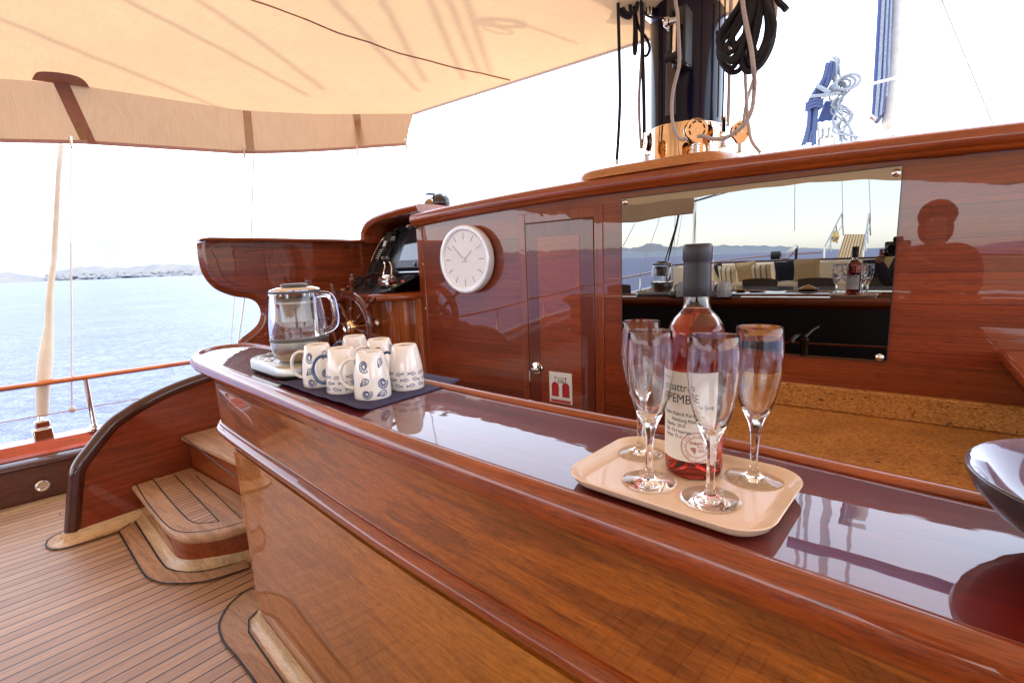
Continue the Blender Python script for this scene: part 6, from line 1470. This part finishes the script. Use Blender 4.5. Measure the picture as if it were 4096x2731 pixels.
skel('trousers', hips, [('pelvis','lh'),('pelvis','rh'),('lh','lk'),('rh','rk'),('lk','la'),('rk','ra')], trou_m, pn)
arm = {'waist':((hx_+.02,hy_-.02,f_+1.00),(.17,.12)),'chest':((hx_+.02,hy_,f_+1.20),(.19,.13)),'sh':((hx_+.01,hy_+.03,f_+1.36),(.13,.09)),'ls':((hx_-.16,hy_+.03,f_+1.34),.068),'rs':((hx_+.19,hy_+.03,f_+1.34),.068),'le':((hx_-.25,hy_+.08,f_+1.13),.050),'re':((hx_+.22,hy_+.10,f_+1.08),.052),'lw':((hx_-.31,hy_+.20,f_+1.30),.038),'rw':((hx_-.02,hy_+.20,f_+1.26),.038)}
skel('shirt', arm, [('waist','chest'),('chest','sh'),('sh','ls'),('sh','rs'),('ls','le'),('rs','re'),('le','lw'),('re','rw')], shirt_m, pn)
hd_ = {'neckbase':((hx_,hy_+.04,f_+1.38),.062),'neck':((hx_,hy_+.05,f_+1.44),.056),'jaw':((hx_-.005,hy_+.075,f_+1.50),(.064,.064)),'mid':((hx_-.005,hy_+.065,f_+1.57),(.077,.090)),'crown':((hx_-.005,hy_+.05,f_+1.65),(.070,.082))}
head = skel('head', hd_, [('neckbase','neck'),('neck','jaw'),('jaw','mid'),('mid','crown')], skin_m, pn, 2)
part('nose', MB().sphere((hx_-.005,hy_+.155,f_+1.555), .014, sc=(.8,1.2,1.4)), skin_m, head)
part('mouth', MB().sphere((hx_-.005,hy_+.138,f_+1.51), .018, sc=(1.2,.35,.35)), plain('lips', (.4,.13,.1), .5), head)
for sx in (-1,1):
    part('ear', MB().sphere((hx_-.005+sx*.079,hy_+.06,f_+1.565), .022, sc=(.4,.8,1.3)), skin_m, head)
    part('eye', MB().sphere((hx_-.005+sx*.030,hy_+.138,f_+1.575), .011), M['white'], head)
part('hair', MB().sphere((hx_-.005,hy_+.03,f_+1.605), .112, sc=(.98,.98,1.0)).sphere((hx_-.005,hy_-.01,f_+1.52), .098, sc=(1.05,.75,1.35)), hair_m, pn)
for ax_, ay_ in ((-.13, 0), (.18, -.04)): part('shoe', MB().rbox(hx_+ax_-.045,hx_+ax_+.045,hy_+ay_-.10,hy_+ay_+.18,g0+.002,g0+.10,.04,5,.03), M['black'], pn)
for wx, wz, tx_ in ((hx_-.31, f_+1.30, -.075), (hx_-.02, f_+1.26, .075)):
    w0 = Vector((wx, hy_+.20, wz)); c1 = Vector((tx_*1.05, -.10, .245))
    nd = {'wrist':(tuple(w0),.027),'palm':(tuple(w0.lerp(c1,.75)),(.036,.020))}; eg = [('wrist','palm')]
    hand = skel('hand', nd, eg, skin_m, pn, 1)
    for k in range(4):
        a = c1+Vector((0,.0,-.03+.02*k)); L_ = .95-.08*abs(k-1.5)
        fn_ = {'a':(tuple(w0.lerp(c1,.8)+Vector((0,0,-.03+.02*k))),.0092),'b':(tuple(a+Vector((tx_*.22,.035*L_,0))),.0085),'c':(tuple(a+Vector((-tx_*.12,.058*L_,0))),.0078)}
        skel('finger', fn_, [('a','b'),('b','c')], skin_m, hand, 1)
    skel('thumb', {'a':(tuple(w0.lerp(c1,.6)),.011),'b':(tuple(c1+Vector((-tx_*.15,-.012,.012))),.010),'c':(tuple(c1+Vector((-tx_*.5,-.014,.022))),.009)}, [('a','b'),('b','c')], skin_m, hand, 1)
cmr = T('handheld_camera', 'black camera held by the person, a dark blob at the mirror edge', 'camera', (0,-.11,.22))
part('camera_body', MB().rbox(-.072,.072,-.130,-.065,.228,.330,.02,5,.01), M['blackgloss'], cmr)
part('viewfinder_hump', MB().rbox(-.028,.028,-.125,-.062,.326,.362,.012,4,.01), M['black'], cmr)
part('lens_barrel', MB().lathe([(.0,0),(.040,0),(.042,.01),(.042,.045),(.037,.05),(.033,.045),(.0,.044)], (0,-.068,.280), 28, axis=(-.6,.78,-.16)), M['blackgloss'], cmr)

# ================================================================== COASTS
def ridge(name, lab_, az0, az1, prof, dist, m, lift=0):
    """az in degrees from +Y towards +X; prof list of (fraction, elevation deg)"""
    mb = MB(); N = 90; rows = [[], [], []]
    for i in range(N+1):
        f_ = i/N; az = math.radians(az0+(az1-az0)*f_)
        for (a, e0), (b, e1) in zip(prof, prof[1:]):
            if a <= f_ <= b: el = e0+(e1-e0)*(f_-a)/(b-a)
        el += (.06*sin(i*1.7)+.05*sin(i*.61+2)+.03*sin(i*3.1))*min(1, el*1.2)
        h = max(.5, dist*math.tan(math.radians(max(.02, el))))
        for k, (rr_, kk) in enumerate(((.92, 0), (.97, .55+.1*sin(i*.9)), (1.0, 1.0))):
            rows[k].append((sin(az)*dist*rr_, cos(az)*dist*rr_, -2.3+h*kk))
    one(name, lab_, None, mb.grid(rows), m, kind='structure', smooth=60)
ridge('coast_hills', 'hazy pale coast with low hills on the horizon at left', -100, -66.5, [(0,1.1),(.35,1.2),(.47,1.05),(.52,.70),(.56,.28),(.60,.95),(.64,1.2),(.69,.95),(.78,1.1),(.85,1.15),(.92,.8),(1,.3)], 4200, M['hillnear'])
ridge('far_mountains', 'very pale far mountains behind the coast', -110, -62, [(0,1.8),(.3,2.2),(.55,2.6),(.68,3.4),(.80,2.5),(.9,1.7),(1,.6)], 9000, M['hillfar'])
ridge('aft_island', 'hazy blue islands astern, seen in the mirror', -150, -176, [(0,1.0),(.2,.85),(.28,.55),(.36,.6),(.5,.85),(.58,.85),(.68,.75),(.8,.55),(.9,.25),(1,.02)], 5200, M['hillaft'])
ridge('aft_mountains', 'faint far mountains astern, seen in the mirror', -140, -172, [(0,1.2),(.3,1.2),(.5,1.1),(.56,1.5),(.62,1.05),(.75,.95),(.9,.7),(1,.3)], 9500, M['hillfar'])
mb = MB(); random.seed(9)
for k in range(260):
    az = math.radians(random.choice((random.uniform(-81,-69.5), random.uniform(-80,-74)))); d = 4200*random.uniform(.905,.955)
    x, y = sin(az)*d, cos(az)*d; s_ = random.uniform(7,15)
    z = -2.3+random.uniform(0, 1)*14+(d/4200-.905)*500
    mb.box(x-s_, x+s_, y-s_, y+s_, z, z+random.uniform(5,10))
one('coast_houses', 'scattered white houses on the hazy coast', 'houses', mb, M['house'], kind='stuff', smooth=0)

# ================================================================== LIGHT, SKY, CAMERA
az_s = math.atan2(SUN.x, SUN.y); el_s = math.atan2(SUN.z, math.hypot(SUN.x, SUN.y))
w = bpy.data.worlds.new('World'); S.world = w; w.use_nodes = True
nt = w.node_tree; bg = nt.nodes['Background']
sky = nt.nodes.new('ShaderNodeTexSky'); sky.sky_type = 'NISHITA'; sky.sun_disc = False
sky.sun_elevation = el_s; sky.sun_rotation = az_s; sky.air_density = 1.0; sky.dust_density = .7; sky.ozone_density = 1.0; sky.altitude = 0
hs_ = nt.nodes.new('ShaderNodeHueSaturation'); hs_.inputs['Saturation'].default_value = .55
nt.links.new(sky.outputs[0], hs_.inputs['Color']); hz_ = nt.nodes.new('ShaderNodeMix'); hz_.data_type = 'RGBA'; hz_.inputs[0].default_value = .38; hz_.inputs[7].default_value = (2.5, 2.65, 3.1, 1)
nt.links.new(hs_.outputs[0], hz_.inputs[6]); nt.links.new(hz_.outputs[2], bg.inputs[0]); bg.inputs[1].default_value = .90
L = bpy.data.lights.new('sun', 'SUN'); L.energy = 3.4; L.angle = math.radians(1.0); L.color = (1, .95, .87)
lo = bpy.data.objects.new('sun', L); COL.objects.link(lo); lo.rotation_euler = SUN.to_track_quat('Z', 'Y').to_euler(); lo.location = (0, 0, 12)
cam = bpy.data.cameras.new('camera'); co = bpy.data.objects.new('camera', cam); COL.objects.link(co); S.camera = co
cam.sensor_width = 36; cam.lens = 1125/2352*36; cam.clip_start = .02; cam.clip_end = 60000
p_, r_, y_ = math.radians(9.15), math.radians(2.27), math.radians(38.1)
R0 = Vector((cos(y_), sin(y_), 0)); F = Vector((-sin(y_)*cos(p_), cos(y_)*cos(p_), -sin(p_))); U0 = R0.cross(F)
U = U0*cos(r_)+R0*sin(r_); R_ = R0*cos(r_)-U0*sin(r_)
m3 = Matrix((R_, U, -F)).transposed(); co.matrix_world = Matrix.Translation((0, 0, .29)) @ m3.to_4x4()
S.view_settings.view_transform = 'Standard'; S.view_settings.look = 'None'; S.view_settings.exposure = 0
S.render.engine = 'CYCLES'; cy = S.cycles
cy.max_bounces = 16; cy.transmission_bounces = 14; cy.glossy_bounces = 8; cy.diffuse_bounces = 4; cy.transparent_max_bounces = 8
cy.sample_clamp_indirect = 6; cy.caustics_reflective = True; cy.caustics_refractive = True
try: cy.use_denoising = True; cy.denoiser = 'OPENIMAGEDENOISE'
except Exception: pass
